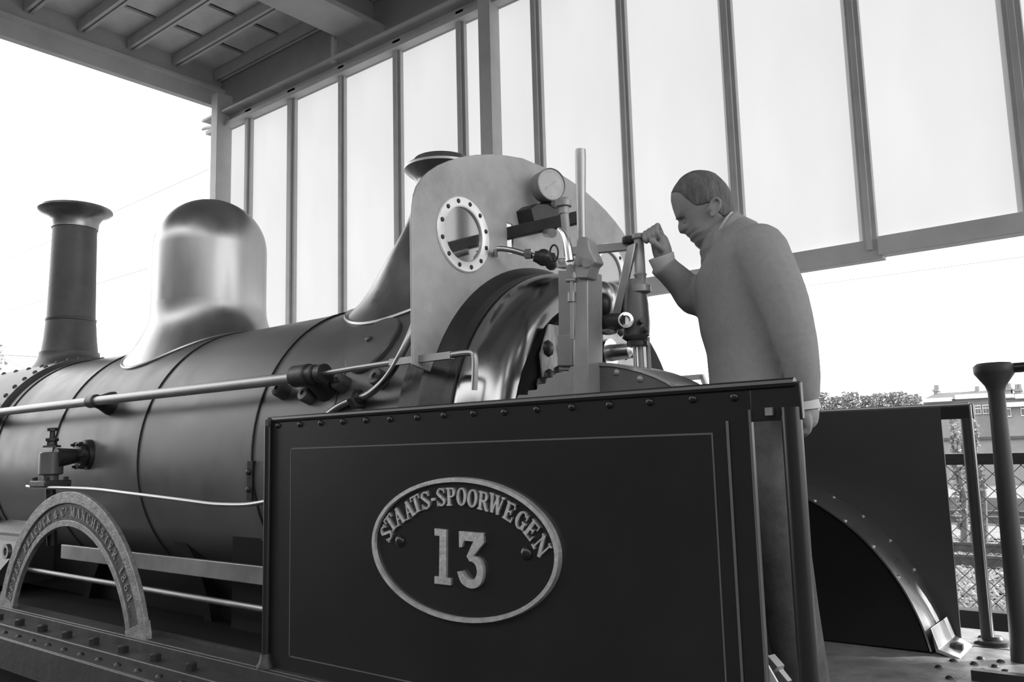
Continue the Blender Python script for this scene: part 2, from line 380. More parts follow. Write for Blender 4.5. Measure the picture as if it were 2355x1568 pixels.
bvl = wb.modifiers.new('bevel', 'BEVEL'); bvl.width = .003; bvl.segments = 2; bvl.limit_method = 'ANGLE'
rv = MB().dome((0, 0, 0), XA, .0085, .006, 10, 3).mesh('window_bolt', M['frame'])
for cy in (wy, 2*YC-wy):
    for sgn in (1, -1):
        part(MB().lathe((XB+sgn*.005, cy, wz), (sgn, 0, 0), [(0, .094), (0, .131), (.004, .131), (.007, .127), (.007, .099), (.004, .094), (0, .094)], 56), 'window_ring', 'ring', wb, label='bright riveted ring of round window')
        if sgn > 0:
            for i in range(12):
                a = 2*math.pi*(i+.5)/12; put('window_bolt', rv, (XB+.0115, cy+.113*math.cos(a), wz+.113*math.sin(a)), wb)
    part(MB().lathe((XB-.002, cy, wz), XA, [(0, RW), (.004, RW)], 48), 'window_pane', 'glass', wb)
# rim strip along the barrel where board meets firebox, dark steps, brass roll, backhead
part(MB().lathe((-1.99, YC, 0), XA, [(0, .63), (0, .655), (.09, .655), (.11, .68), (.125, .68), (.145, .668), (.175, .655), (.185, .645), (.215, .640), (.222, .62)], 96), 'firebox_wrapper', 'black')
part(MB().lathe((-1.77, YC, 0), XA, [(0, .60), (0, .632), (.006, .636)]+[(.02+.135*math.sin(a), .525+.111*math.cos(a)) for a in [math.pi/2*i/12 for i in range(13)]]+[(.158, .50), (.15, .50)], 96), 'firebox_roll', 'rollm', label='polished brass rounded edge of the firebox')
bh = part(MB().lathe((-1.64, YC, 0), XA, [(0, .525), (.030, .52), (.042, .51), (.045, .49), (.045, .02)], 64), 'backhead', 'void')
rs = MB().dome((0, 0, 0), XA, .030, .022, 8, 3).mesh('stay_nut', M['black'])
for i in range(12):
    a = math.radians(80+i*17); put('stay_nut', rs, (-1.588, YC+.43*math.cos(a), .43*math.sin(a)), bh)
for y, z in ((2.15, .32), (2.2, .24), (2.12, .2), (2.62, .34), (2.66, .27), (2.5, .3)): put('stay_nut', rs, (-1.588, y, z), bh)
for i in range(0): put('stay_nut', rs, (-1.60, YC-.40+.02*i, .36+.03*i), bh)
patch = MB().prism([(-1.588, 2.12, .16), (-1.588, 2.28, .16), (-1.588, 2.30, .36), (-1.588, 2.26, .40), (-1.588, 2.16, .40), (-1.588, 2.11, .30)], (.006, 0, 0))
patch.build('backhead_patch', mat('scaly_limewash', .22, .5, metal=.5, noise=.8, scale=14, bump=1, bscale=25, stretch=(1, 1, .3)), bh)
pl = MB().prism([(-1.588, 2.44, .10), (-1.588, 2.80, .10), (-1.588, 2.78, .44), (-1.588, 2.48, .44)], (.008, 0, 0))
pl.build('backhead_plate', mat('pale_backplate', .42, .5, metal=.4, noise=.3, scale=14), bh)
part(MB().ell((-1.57, 2.52, .50), .05, .075, .085), 'regulator_boss', 'copper')
part(MB().lathe((-1.585, 2.50, .33), XA, [(0, .05), (.02, .05), (.02, .03), (.10, .026), (.11, .012)], 24), 'fire_door_knob', 'steel')

# washout cover and plugs on the barrel
cov = MB(); cx, cth = -2.262, math.radians(38.2); vs = []
for ri, rr in ((1.0, RB+.001), (1.0, RB+.016), (.96, RB+.021)):
    for i in range(48):
        a = 2*math.pi*i/48; vs.append(bar_pt(cx+.115*ri*math.cos(a), cth+.205*ri*math.sin(a), rr))
for k in (.7, .4, .15):
    for i in range(48):
        a = 2*math.pi*i/48; vs.append(bar_pt(cx+.115*k*math.cos(a), cth+.205*k*math.sin(a), RB+.021))
cov.add(vs, [(j*48+i, j*48+(i+1) % 48, (j+1)*48+(i+1) % 48, (j+1)*48+i) for j in range(5) for i in range(48)]+[tuple(5*48+i for i in range(48))])
cv = part(cov, 'washout_cover', 'boiler')
n_ = V((0, -math.cos(cth), math.sin(cth)))
part(MB().lathe(bar_pt(cx-.01, cth+.01, RB+.02), n_, [(0, .013), (.012, .012), (.014, .008)], 12), 'cover_stud', 'boiler', cv)
for px, py_, th_ in ((643, 895, 24), (703, 906, 21), (780, 878, 24), (868, 868, 24.4)):
    p = cylpt(px, py_, RB+.03); th = math.atan2(p.z, YC-p.y); n_ = V((0, -math.cos(th), math.sin(th)))
    b0 = bar_pt(p.x, th, RB-.01)
    part(MB().lathe(b0, n_, [(0, .032), (.05, .030), (.056, .026), (.058, .010), (.050, .008), (.050, 1e-5)], 20), 'washout_plug', 'smoke')

# long hand rail with its knobs, and the rod carried on through the weatherboard
YH, ZH = 1.852, .283
hr = part(MB().cyl((-6.4, YH, ZH+.006), (-2.47, YH, ZH-.004), .0215, .0215, 20), 'hand_rail', 'worn')
for px in (215, -40):
    X = PY(px, 920, YH).x
    kb = MB().lathe((X-.035, YH, ZH), XA, [(0, .022), (.004, .031), (.066, .031), (.07, .022)], 20)
    kb.lathe((X, YH, ZH), (0, .97, -.10), [(0, .026), (.03, .034), (.07, .055), (.09, .06)], 20)
    part(kb, 'rail_knob', 'black', hr)
Xk = PY(712, 866, YH).x
kb = MB().lathe((Xk-.085, YH, ZH), XA, [(0, .026), (.006, .040), (.085, .040), (.09, .034), (.12, .034), (.125, .024), (.14, .024), (.141, .033), (.17, .033), (.172, .015)], 20)
kb.lathe((Xk, YH, ZH), (0, .9, -.35), [(0, .030), (.04, .045), (.11, .07)], 16)
part(kb, 'rail_end_socket', 'black', hr)
yr = 1.850
rod = MB().tube([PY(738, 860, yr), PY(820, 846, yr), PY(905, 833.5, yr)], .010, 10)
rod.bar(PY(900, 833.5, yr), PY(1040, 816.5, yr), (0, .002, .022), (0, .020, 0))
rod.tube([PY(1036, 817, yr), PY(1060, 813, yr), PY(1080, 811.5, yr), PY(1088, 813, yr), PY(1092, 822, yr), PY(1092.5, 850, yr), PY(1090.5, 897, yr)], .0098, 10, smooth=4)
part(rod, 'control_rod', 'worn')

# copper pipe with union nut in front of the board
pts = [(757, 950, 1.905), (775, 937, 1.895), (800, 924, 1.89), (825, 915, 1.885), (850, 905, 1.87), (880, 880, 1.855), (903, 850, 1.85), (920, 820, 1.85), (935, 790, 1.86), (947, 762, 1.875), (955, 740, 1.89)]
cp = part(MB().tube([PY(*p) for p in pts], .0125, 12, smooth=5), 'feed_pipe', 'copper')
a, b = PY(812, 922, 1.888), PY(838, 910, 1.88); dv = (b-a)
part(MB().lathe(a, dv, [(0, .02), (.001, .026), (.010, .026), (.012, .034), (.036, .034), (.038, .022), (.05, .018)], 6), 'union_nut', 'black', cp)

# clack valve on the barrel side
yk = 1.735
cb = PY(118, 1060, yk)
ck = part(MB().lathe((cb.x, yk, PY(118, 1120, yk).z), (0, 0, 1), [(0, .03), (.03, .03), (.03, .034), (.055, .034), (.058, .048), (.062, .052), (.158, .052), (.163, .046)], 28), 'clack_valve', 'boiler')
zf = PY(115, 1110, yk).z
part(MB().box(cb.x-.085, cb.x+.085, yk-.06, yk+.06, zf-.018, zf+.012), 'valve_flange', 'frame', ck, bevel=.006)
for sx in (-1, 1):
    for sy in (-1, 1): part(MB().lathe((cb.x+sx*.065, yk+sy*.042, zf+.012), (0, 0, 1), [(0, .012), (.014, .012), (.016, .006)], 6), 'flange_nut', 'frame', ck)
zt = PY(118, 1026, yk).z
part(MB().lathe((cb.x, yk, zt-.005), (0, 0, 1), [(0, .042), (.008, .040), (.012, .024), (.026, .022), (.03, .030), (.042, .030), (.045, .013), (.075, .012), (.076, .024), (.09, .024), (.092, .018)], 8), 'valve_bonnet', 'black', ck)
fp = cylpt(203, 1045, RB); a = V((cb.x+.03, yk+.01, zt-.055))
dv = (fp-a).normalized()
part(MB().tube([a, a+dv*.06, a+dv*.1, fp-dv*.05], [.046, .038, .030, .032], 20), 'valve_elbow', 'black', ck)
part(MB().lathe(fp-dv*.055, dv, [(0, .04), (.004, .062), (.022, .064), (.024, .055), (.034, .055), (.036, .07), (.055, .072), (.08, .07)], 28), 'boiler_flange', 'black', ck)
u_, w_ = MB().frame(dv)
for i in range(6):
    t = math.pi/3*i; c_ = fp-dv*.032+(u_*math.cos(t)+w_*math.sin(t))*.06
    part(MB().lathe(c_-dv*.035, dv, [(0, .006), (.012, .008), (.014, .014), (.03, .014)], 6), 'flange_nut', 'black', ck)
part(MB().cyl((cb.x, yk, zf), (cb.x, yk+.02, -.38), .022), 'valve_pipe', 'black', ck)
lp = [(62, 1118), (80, 1120), (200, 1123.5), (300, 1135), (420, 1150), (480, 1158), (520, 1160.5), (570, 1160), (618, 1152)]
part(MB().tube([PY(x, y, 1.69) for x, y in lp], .0075, 10, smooth=5), 'oil_pipe', 'brass', label='thin bright pipe along the boiler side')

# ------------------------------------------------------------------ running board, valance, wheels
rb = part(MB().box(-7.2, -1.7, 1.735, 3.30, -.69, -.668), 'running_board', 'void')
part(MB().box(-7.2, .75, 1.655, 1.735, -.69, -.664), 'board_edge_angle', 'frame', bevel=.004)
part(MB().box(-7.2, .75, 1.640, 1.660, -.735, -.667), 'valance', 'frame', bevel=.003)
part(MB().box(-7.2, .75, 1.555, 1.645, -.722, -.700), 'step_ledge', 'frame', bevel=.004)
part(MB().box(-7.2, .75, 1.475, 1.560, -.742, -.716), 'outer_ledge', 'frame', bevel=.004)
part(MB().box(-7.2, .75, 1.470, 1.486, -.84, -.718), 'outer_valance', 'frame', bevel=.003)
part(MB().box(-7.2, .75, 1.60, 1.62, -1.5, -.74), 'valance_shade_plate', 'void')  # added near-black plate standing in for the deep shade below the valance
part(MB().box(-7.2, .75, 3.30, 3.60, -.73, -.705), 'far_running_board', 'floor')
dome_me = MB().dome((0, 0, 0), (0, 0, 1), .0125, .010, 10, 3).mesh('rivet', M['frame'])
for i in range(28): put('rivet', dome_me, (-4.75+.142*i, 1.516, -.716), loco)
nut_me = MB().lathe((0, 0, 0), (0, 0, 1), [(0, .020), (.022, .020), (.026, .012)], 6).mesh('bolt', M['black'])
for i in range(9): put('bolt', nut_me, (-4.55+.232*i, 1.592, -.700), loco)
sm_me = MB().dome((0, 0, 0), (0, 0, 1), .009, .009, 8, 3).mesh('rivet', M['frame'])
for i in range(10): put('rivet', sm_me, (-3.16+.082*i, 1.765, -.668), loco)
part(MB().box(-3.28, -2.4, 1.728, 1.742, -.668, -.652), 'edge_bead', 'frame')

# name arch over the front driving wheel
CX, CZ = -3.815, -.837
def arc(r0, r1, y, th, a0, a1, n=48):
    mb = MB(); ang = [a0+(a1-a0)*i/n for i in range(n+1)]
    vs = []
    for yy in (y, y+th):
        for r in (r0, r1): vs += [(CX+r*math.cos(a), yy, CZ+r*math.sin(a)) for a in ang]
    k = n+1; f = []
    for i in range(n):
        f += [(i, i+1, k+i+1, k+i), (2*k+i, 2*k+i+1, 3*k+i+1, 3*k+i), (i, i+1, 2*k+i+1, 2*k+i), (k+i, k+i+1, 3*k+i+1, 3*k+i)]
    f += [(0, k, 3*k, 2*k), (n, k+n, 3*k+n, 2*k+n)]
    return mb.add(vs, f)
a0 = math.asin(.170/.64); a1 = math.pi-a0
ar = part(arc(.565, .710, 1.668, .012, math.radians(12.5), math.radians(167.5), 64), 'splasher_arch', 'archdark')
part(arc(.662, .711, 1.660, .02, math.radians(12.5), math.radians(167.5), 64), 'arch_rim', 'archband', ar, bevel=.002)
part(arc(.563, .590, 1.660, .02, math.radians(12.5), math.radians(167.5), 64), 'arch_rim', 'archband', ar, bevel=.002)
for q in (0, 1):
    b0, b1 = (math.radians(12.5), math.radians(19.5)) if q else (math.radians(160.5), math.radians(167.5))
    part(arc(.561, .713, 1.6585, .024, b0, b1, 6), 'arch_foot', 'archband', ar)
# driving wheel
WR = .60
whl = part(MB().lathe((CX, 2.0, CZ), (0, 1, 0), [(0, WR-.055), (0, WR), (.10, WR), (.12, WR+.03), (.135, WR+.03), (.135, WR-.055), (0, WR-.055)], 64), 'driving_wheel', 'void')
part(MB().lathe((CX, 1.97, CZ), (0, 1, 0), [(0, .05), (0, .11), (.16, .12), (.16, .05)], 32), 'wheel_hub', 'void', whl)
for i in range(16):
    a = 2*math.pi*i/16+.1; d = V((math.cos(a), 0, math.sin(a)))
    c0 = V((CX, 2.07, CZ))
    part(MB().bar(c0+d*.09, c0+d*.56, d.cross(V((0, 1, 0)))*.042, (0, .03, 0)), 'spoke', 'black', whl, bevel=.006)
whl2 = part(MB().lathe((-1.45, 3.14, CZ), (0, 1, 0), [(0, WR-.055), (0, WR), (.10, WR), (.12, WR+.03), (.135, WR+.03), (.135, WR-.055), (0, WR-.055)], 64), 'driving_wheel', 'void')
for x in (CX, -1.45): part(MB().cyl((x, 1.74, CZ), (x, 3.25, CZ), .075), 'axle', 'frame')
# polished bars between the wheels
part(MB().box(-4.42, -2.3, 1.895, 1.915, -.470, -.402), 'slide_bar', 'worn', bevel=.003)
part(MB().cyl((-4.85, 1.90, -.547), (-2.3, 1.90, -.557), .013), 'reach_rod', 'worn')
eb = MB().box(PY(-30, 1240, 1.72).x, PY(48, 1240, 1.72).x, 1.72, 1.79, PY(20, 1240, 1.72).z-.008, PY(20, 1232, 1.72).z)
eb.lathe((PY(14, 1268, 1.72).x, 1.715, PY(14, 1268, 1.72).z), (0, 1, 0), [(0, .020), (0, .036), (.02, .036), (.02, .020), (0, .020)], 20)
part(eb, 'lamp_iron', 'worn')

# ------------------------------------------------------------------ cab side sheets, near and far
def side_sheet(y, s, zb, name, lbl, zt):            # s=-1: outer face towards the camera
    t = .010
    sh = MB()
    sh.box(-2.387, -.715, y, y+t, zb, .121).box(-.715, -.612, y, y+t, zt, .121)
    mt = 'sheet' if s < 0 else 'inner'; o = part(sh, name, mt, label=lbl)
    part(MB().cyl((-.632, y+.005, zb), (-.632, y+.005, .072), .0205, n=24), 'cab_post', mt, o)
    # square cap block of the post, carrying the strip round to it
    part(MB().box(-.716, -.608, y-.0005, y+.016, zt, .123), 'post_cap', 'sheet', o, bevel=.003)
    part(MB().tube([(-2.40, y+.004, .121), (-.62, y+.004, .121)], .0075 if s > 0 else .011, 10), 'top_bead', 'sheet' if s < 0 else 'worn', o)  # far bead paler: its sunlit edge line is put into the colour
    return o
ns = side_sheet(Y1, -1, -.668, 'side_sheet', 'dark painted near side sheet carrying the oval number plate', .046)
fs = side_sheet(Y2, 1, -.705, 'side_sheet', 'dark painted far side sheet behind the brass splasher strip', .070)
part(MB().cyl((-.614, Y2-.016, -.70), (-.614, Y2-.016, .12), .004, n=8), 'post_edge', 'steel', fs)
part(MB().lathe((-.614, Y2+.005, -.706), (0, 0, 1), [(0, .05), (.015, .05), (.02, .03), (.03, .025)], 20), 'post_foot', 'black', fs)
part(MB().box(-2.40, -2.372, Y1-.012, Y1+.012, .098, .128), 'bead_end', 'sheet', ns, bevel=.004)
part(MB().cyl((-2.386, Y1-.006, -.64), (-2.386, Y1-.006, .10), .0135, n=16), 'front_post', 'sheet', ns)
part(MB().lathe((-2.386, Y1-.006, -.668), (0, 0, 1), [(0, .030), (.008, .030), (.02, .022), (.045, .0165)], 16), 'post_foot', 'frame', ns)
riv = MB().dome((0, 0, 0), (0, -1, 0), .0098, .008, 12, 4).mesh('rivet', M['sheet'])
for X in (-2.341, -2.226, -2.121, -2.015, -1.910, -1.805, -1.695, -1.592, -1.484, -1.378, -1.273, -1.166, -1.059, -.952, -.845, -.749):
    put('rivet', riv, (X, Y1, .0985+.003*random.random()), ns)
part(MB().box(-.680, -.664, Y1-.012, Y1-.002, .057, .073), 'square_bolt', 'worn', ns)
part(MB().box(-.771, -.765, Y1-.004, Y1, -.66, .05), 'raised_bead', 'lining', ns, bevel=.0015)
part(MB().box(-.720, -.7145, Y1-.003, Y1, -.66, .071), 'panel_edge', 'lining', ns)
ln = MB()
for x0, x1, z0, z1 in ((-2.274, -.803, .0225, .0265), (-2.274, -2.2705, -.62, .0265), (-.8065, -.803, -.62, .0225), (-2.274, -.803, -.62, -.6165)): ln.box(x0, x1, Y1-.0008, Y1, z0, z1)
part(ln, 'lining', 'lining', ns)

# number plate: oval, letters one by one
PCX, PCZ, PA, PB = -1.541, -.2528, .332, .1865
def oval(a, b, y0, y1, n=80, ai=None, bi=None):
    mb = MB(); an = [2*math.pi*i/n for i in range(n)]
    P_ = lambda a, b, y: [(PCX+a*math.cos(t), y, PCZ+b*math.sin(t)) for t in an]
    if ai is None: return mb.prism(P_(a, b, y1), (0, y0-y1, 0))
    vs = P_(a, b, y1)+P_(a-.002, b-.002, y0)+P_(ai+.002, bi+.002, y0)+P_(ai, bi, y1)
    return mb.add(vs, [(j*n+i, j*n+(i+1) % n, ((j+1) % 4)*n+(i+1) % n, ((j+1) % 4)*n+i) for j in range(4) for i in range(n)])
np_ = part(oval(PA-.002, PB-.002, Y1-.006, Y1), 'number_plate', 'sheet')
part(oval(PA, PB, Y1-.015, Y1-.0005, ai=PA-.0155, bi=PB-.0145), 'plate_rim', 'letter', np_)
for px, py_ in ((920, 1244), (1211, 1272)):
    p = PY(px, py_, Y1-.006); part(MB().dome(p, (0, -1, 0), .017, .011, 18, 5), 'plate_rivet', 'sheet', np_)

# a slab-serif stroke alphabet: every glyph is a list of outlines in a 0..W x 0..1 box
def seg(a, b, w0, w1=None):
    w1 = w0 if w1 is None else w1; a, b = V((*a, 0)), V((*b, 0)); d = (b-a).normalized(); n = V((-d.y, d.x, 0))
    return [a+n*w0/2, a-n*w0/2, b-n*w1/2, b+n*w1/2]
def curve(cx, cy, rx, ry, d0, d1, thick, thin, n=12):    # stroke swelling on its upright parts; returns quads
    out = []; pr = None
    for i in range(n+1):
        t = math.radians(d0+(d1-d0)*i/n); k = abs(math.cos(t)); w = thin+(thick-thin)*k**1.3
        o = V((cx+(rx)*math.cos(t), cy+(ry)*math.sin(t), 0)); n_ = V((math.cos(t)/max(rx, .01), math.sin(t)/max(ry, .01), 0)).normalized()
        c = (o, o-n_*w)
        if pr: out.append([pr[0], c[0], c[1], pr[1]])
        pr = c
    return out
TK, TN = .20, .085
def ser(x, y, w=.36): return [(x-w/2, y), (x+w/2, y), (x+w/2, y+TN), (x-w/2, y+TN)]
def stem(x): return [(x-TK/2, 0), (x+TK/2, 0), (x+TK/2, 1), (x-TK/2, 1)]
def bx(x0, x1, y0, y1): return [(x0, y0), (x1, y0), (x1, y1), (x0, y1)]
def glyph(c):
    if c == 'S':
        q = curve(.36, .74, .31, .27, 35, 180, .15, TN) + curve(.36, .27, .33, .28, -145, 0, .17, TN)
        q += [seg((.13, .70), (.60, .30), .16, .16), seg((.07, .78), (.20, .62), .15), seg((.52, .40), (.67, .24), .15), bx(.60, .66, .70, 1.0), bx(.02, .08, 0, .32)]
        return .72, q
    if c == 'T': return .80, [stem(.40), ser(.40, 0, .42), bx(.02, .78, 1-TN, 1), bx(.02, .09, .72, 1), bx(.71, .78, .72, 1)]
    if c == 'A': return .86, [seg((.16, 0), (.43, 1), TN), seg((.70, 0), (.43, 1), TK), bx(.25, .62, .30, .30+TN), ser(.13, 0, .26), ser(.72, 0, .32)]
    if c == '-': return .42, [bx(.05, .37, .38, .54)]
    if c == '.': return .30, [bx(.07, .23, 0, .16)]
    if c in 'PRB':
        q = [stem(.20), ser(.20, 0, .38), ser(.20, 1-TN, .38), bx(.2, .44, 1-TN, 1), bx(.2, .44, .46, .46+TN)] + curve(.44, .73, .26, .27, -90, 90, TK, TN, 8)
        if c == 'R': q += [seg((.44, .50), (.68, .04), .17), bx(.60, .82, 0, TN)]
        if c == 'B': q += [bx(.2, .46, 0, TN)]+curve(.46, .27, .28, .27, -90, 90, TK, TN, 8)
        return (.82 if c == 'R' else .74), q
    if c in 'OCG':
        q = curve(.40, .5, .38, .5, 0 if c == 'O' else 42, 360 if c == 'O' else 322, TK, TN, 20)
        if c != 'O': q += [bx(.66, .73, .64, .96)]
        if c == 'G': q += [bx(.55, .73, .06, .42), ser(.64, .40, .32)]
        return .80, q
    if c == 'o': return .34, [[(v.x*.4+.02, v.y*.4+.6) for v in f] for f in curve(.40, .5, .38, .5, 0, 360, .26, .16, 12)]+[bx(.05, .30, .48, .53)]
    if c == 'W': return 1.12, [seg((.14, 1), (.36, 0), TK), seg((.36, 0), (.56, .9), TN), seg((.54, 1), (.76, 0), TK), seg((.76, 0), (.98, 1), TN), ser(.14, 1-TN, .32), ser(.56, 1-TN, .30), ser(.98, 1-TN, .26)]
    if c == 'E': return .76, [stem(.20), bx(.02, .70, 0, TN), bx(.02, .68, 1-TN, 1), bx(.2, .50, .46, .46+TN), bx(.63, .70, 0, .30), bx(.61, .68, .72, 1), bx(.46, .52, .36, .64)]
    if c == 'N': return .90, [seg((.16, 0), (.16, 1), TN), seg((.12, 1), (.76, 0), TK), seg((.76, 0), (.76, 1), TN), ser(.15, 0, .30), ser(.12, 1-TN, .24), ser(.76, 1-TN, .28)]
    if c == 'M': return 1.06, [seg((.16, 0), (.16, 1), TN), seg((.18, 1), (.53, .05), TK*.9), seg((.53, .05), (.86, 1), TN), stem(.88), ser(.15, 0, .28), ser(.88, 0, .34), ser(.15, 1-TN, .26), ser(.88, 1-TN, .34)]
    if c == 'H': return .90, [stem(.20), stem(.70), bx(.2, .7, .46, .46+TN), ser(.2, 0), ser(.2, 1-TN), ser(.7, 0), ser(.7, 1-TN)]
    if c == 'K': return .86, [stem(.20), ser(.2, 0), ser(.2, 1-TN), seg((.28, .42), (.70, 1), TN), seg((.38, .55), (.70, 0), .17), ser(.70, 1-TN, .28), ser(.70, 0, .30)]
    if c == 'Y': return .86, [bx(.33, .53, 0, .48), ser(.43, 0, .38), seg((.16, 1), (.43, .42), TK*.9), seg((.74, 1), (.45, .42), TN), ser(.16, 1-TN, .30), ser(.73, 1-TN, .26)]
    if c == '&': return .86, curve(.36, .76, .20, .24, 0, 360, .12, TN, 12)+curve(.36, .28, .32, .28, 60, 330, .17, TN, 12)+[seg((.20, .70), (.74, .04), .15), seg((.62, .16), (.78, .48), TN), ser(.74, .44, .22)]
    if c == '1': return .50, [bx(.17, .37, 0, 1), bx(.02, .2, .84, 1), bx(.04, .50, 0, .10)]
    if c == '8': return .70, curve(.35, .75, .26, .25, 0, 360, .15, TN, 14)+curve(.35, .27, .32, .27, 0, 360, .16, TN, 14)
    if c == '6': return .70, curve(.36, .30, .32, .30, 0, 360, .16, TN, 14)+curve(.46, .5, .42, .5, 95, 190, .17, TN, 8)
    if c == '4': return .76, [bx(.44, .62, 0, 1), seg((.50, 1), (.06, .30), TN), bx(.03, .74, .24, .24+TN), ser(.53, 0, .34)]
    return .3, []
def letter_mesh(c, h, d, m, sx=1.0):
    wd, polys = glyph(c); mb = MB()
    for i, pg in enumerate(polys):
        pts = [((p[0]-wd/2)*h*sx, 0, (p[1]-.5)*h) for p in pg]
        mb.prism([(x, -d-.00006*(i % 7), z) for x, _, z in pts], (0, d+.00006*(i % 7), 0))
    me = bpy.data.meshes.new('letter'); me.from_pydata(mb.v, [], mb.f); bm = bmesh.new(); bm.from_mesh(me)
    bmesh.ops.recalc_face_normals(bm, faces=bm.faces); bm.to_mesh(me); bm.free(); me.materials.append(m); return me
cr_ = lambda x, y: (820+x*.25515, 1060+y*.25515)
LT = [('S', 280, 648), ('T', 318, 558), ('A', 388, 497), ('A', 478, 437), ('T', 547, 385), ('S', 632, 354), ('-', 703, 338), ('S', 772, 324), ('P', 862, 320), ('O', 957, 320), ('O', 1055, 335), ('R', 1155, 360), ('W', 1270, 390), ('E', 1390, 455), ('G', 1497, 532), ('E', 1590, 622), ('N', 1678, 765)]
cen = [PY(*cr_(x, y), Y1-.006) for _, x, y in LT]
cache = {}
for i, (c, _, _) in enumerate(LT):
    a, b = cen[max(0, i-1)], cen[min(len(cen)-1, i+1)]
    ang = math.atan2(b.z-a.z, b.x-a.x)
    if c not in cache: cache[c] = letter_mesh(c, .0475, .006, M['letter'], .98)
    put('letter', cache[c], cen[i], np_, (0, -ang, 0))
def figure(polys, d=.008):
    mb = MB()
    for i, pg in enumerate(polys):
        mb.prism([PY(*cr_(x, y), Y1-.006)-V((0, d+.0001*i, 0)) for x, y in pg], (0, d+.0001*i, 0))
    return mb
part(figure([[(720, 605), (826, 618), (824, 1050), (868, 1055), (866, 1116), (720, 1100), (720, 1035), (762, 1040), (766, 672), (722, 668)]]), 'figure_one', 'letter', np_)
f3 = [[(940, 630), (1165, 648), (1165, 730), (945, 712)], [(940, 630), (1000, 640), (985, 720), (968, 772), (943, 774)], [(1105, 645), (1165, 648), (1165, 735), (1058, 862), (1010, 855)]]
oc = [(1010, 855), (1060, 852), (1110, 868), (1145, 905), (1160, 960), (1163, 1020), (1150, 1085), (1115, 1130), (1065, 1143), (1010, 1125), (965, 1080), (935, 992)]
ic = [(1035, 900), (1060, 905), (1085, 925), (1100, 955), (1106, 985), (1106, 1010), (1100, 1035), (1085, 1058), (1060, 1066), (1030, 1055), (1000, 1025), (972, 985)]
def fair(ps, m=4):
    out = []
    for i in range(len(ps)-1):
        a, b, c, d = (V((*ps[min(max(k, 0), len(ps)-1)], 0)) for k in (i-1, i, i+1, i+2))
        out += [tuple((.5*(2*b+(c-a)*t+(2*a-5*b+4*c-d)*t*t+(3*b-a-3*c+d)*t**3))[:2]) for t in [j/m for j in range(m)]]
    return out+[ps[-1]]
oc, ic = fair(oc), fair(ic)
for i in range(len(oc)-1): f3.append([oc[i], oc[i+1], ic[i+1], ic[i]])
part(figure(f3), 'figure_three', 'letter', np_)
# arch lettering
txt = 'BEYER, PEACOCK & Co MANCHESTER. 1864.'
a_s, a_e = 161, 26
adv = []
for c in txt: adv.append(.45 if c == ' ' else glyph('.' if c == ',' else c)[0]+.16)
tot = sum(adv); pos = 0; c2 = {}
for c, ad in zip(txt, adv):
    th = math.radians(a_s+(a_e-a_s)*(pos+ad/2)/tot); pos += ad
    if c == ' ': continue
    c = '.' if c == ',' else c
    if c not in c2: c2[c] = letter_mesh(c, .040, .004, M['archband'], .95)
    put('letter', c2[c], (CX+.626*math.cos(th), 1.668, CZ+.626*math.sin(th)), ar, (0, math.pi/2-th, 0) if False else (0, -(th-math.pi/2), 0))

# ------------------------------------------------------------------ cab floor, far splasher
fl2 = part(MB().box(-1.75, .75, 2.06, 3.31, -.73, -.705), 'cab_floor', 'floor')
bm_ = MB().dome((0, 0, 0), (0, 0, 1), .013, .009, 12, 4).mesh('floor_bolt', M['black'])
for px, py_ in ((2248, 1479), (2255, 1515), (2240, 1527), (2193, 1520), (2301, 1522), (2288, 1533), (2261, 1543), (2257, 1466), (2312, 1545), (2185, 1560), (2160, 1535)):
    p = PZ(px, py_, -.705); put('floor_bolt', bm_, (p.x, p.y, -.705), fl2)
part(MB().bar(PZ(2236, 1550, -.69), PZ(2400, 1570, -.69), (0, .035, 0), (0, 0, .03)), 'floor_strap', 'black', fl2)
fx = -1.45; mb = MB(); an = [math.radians(11.5+100*i/40) for i in range(41)]
def spl(r, y): return [(fx+r*math.cos(a), y, CZ+r*math.sin(a)) for a in an]
k = 41; vs = spl(.712, 3.105)+spl(.712, Y2)+spl(.706, Y2)+spl(.706, 3.105)
mb.add(vs, [(j*k+i, j*k+i+1, ((j+1) % 4)*k+i+1, ((j+1) % 4)*k+i) for j in range(4) for i in range(40)]+[(0, k, 2*k, 3*k), (k-1, 2*k-1, 3*k-1, 4*k-1)])
sps = part(mb, 'splasher_strip', 'steel', label='bright curved metal strip over the far rear wheel')
part(MB().prism([(fx+.70*math.cos(a), 3.112, CZ+.70*math.sin(a)) for a in an]+[(fx-.3, 3.112, -.705)], (0, .006, 0)), 'splasher_side', 'sheet', sps)
ft = MB(); fa = V((fx+.712*math.cos(an[0]), 3.105, CZ+.712*math.sin(an[0])))
ft.add([fa+V((.004, 0, .075)), fa+V((.004, Y2-3.11, .075)), fa+V((.022, Y2-3.11, .01)), fa+V((.022, 0, .01)), fa+V((.085, Y2-3.16, -.008)), fa+V((.085, -.01, -.008)),
        fa+V((.002, 0, .075)), fa+V((.002, Y2-3.11, .075)), fa+V((.012, Y2-3.11, .0)), fa+V((.012, 0, .0)), fa+V((.085, Y2-3.16, -.018)), fa+V((.085, -.01, -.018))],
       [(0, 1, 2, 3), (3, 2, 4, 5), (6, 9, 8, 7), (9, 11, 10, 8), (0, 6, 7, 1), (5, 4, 10, 11), (0, 3, 9, 6), (3, 5, 11, 9), (1, 7, 8, 2), (2, 8, 10, 4)])
part(ft, 'strip_foot', 'steel', sps, bevel=.002)
part(MB().lathe(fa+V((.055, .10, -.004)), (0, 0, 1), [(0, .022), (.018, .022), (.022, .012)], 6), 'foot_bolt', 'black', sps)
rv2 = MB().dome((0, 0, 0), (0, 0, 1), .008, .006, 8, 3).mesh('strip_rivet', M['worn'])
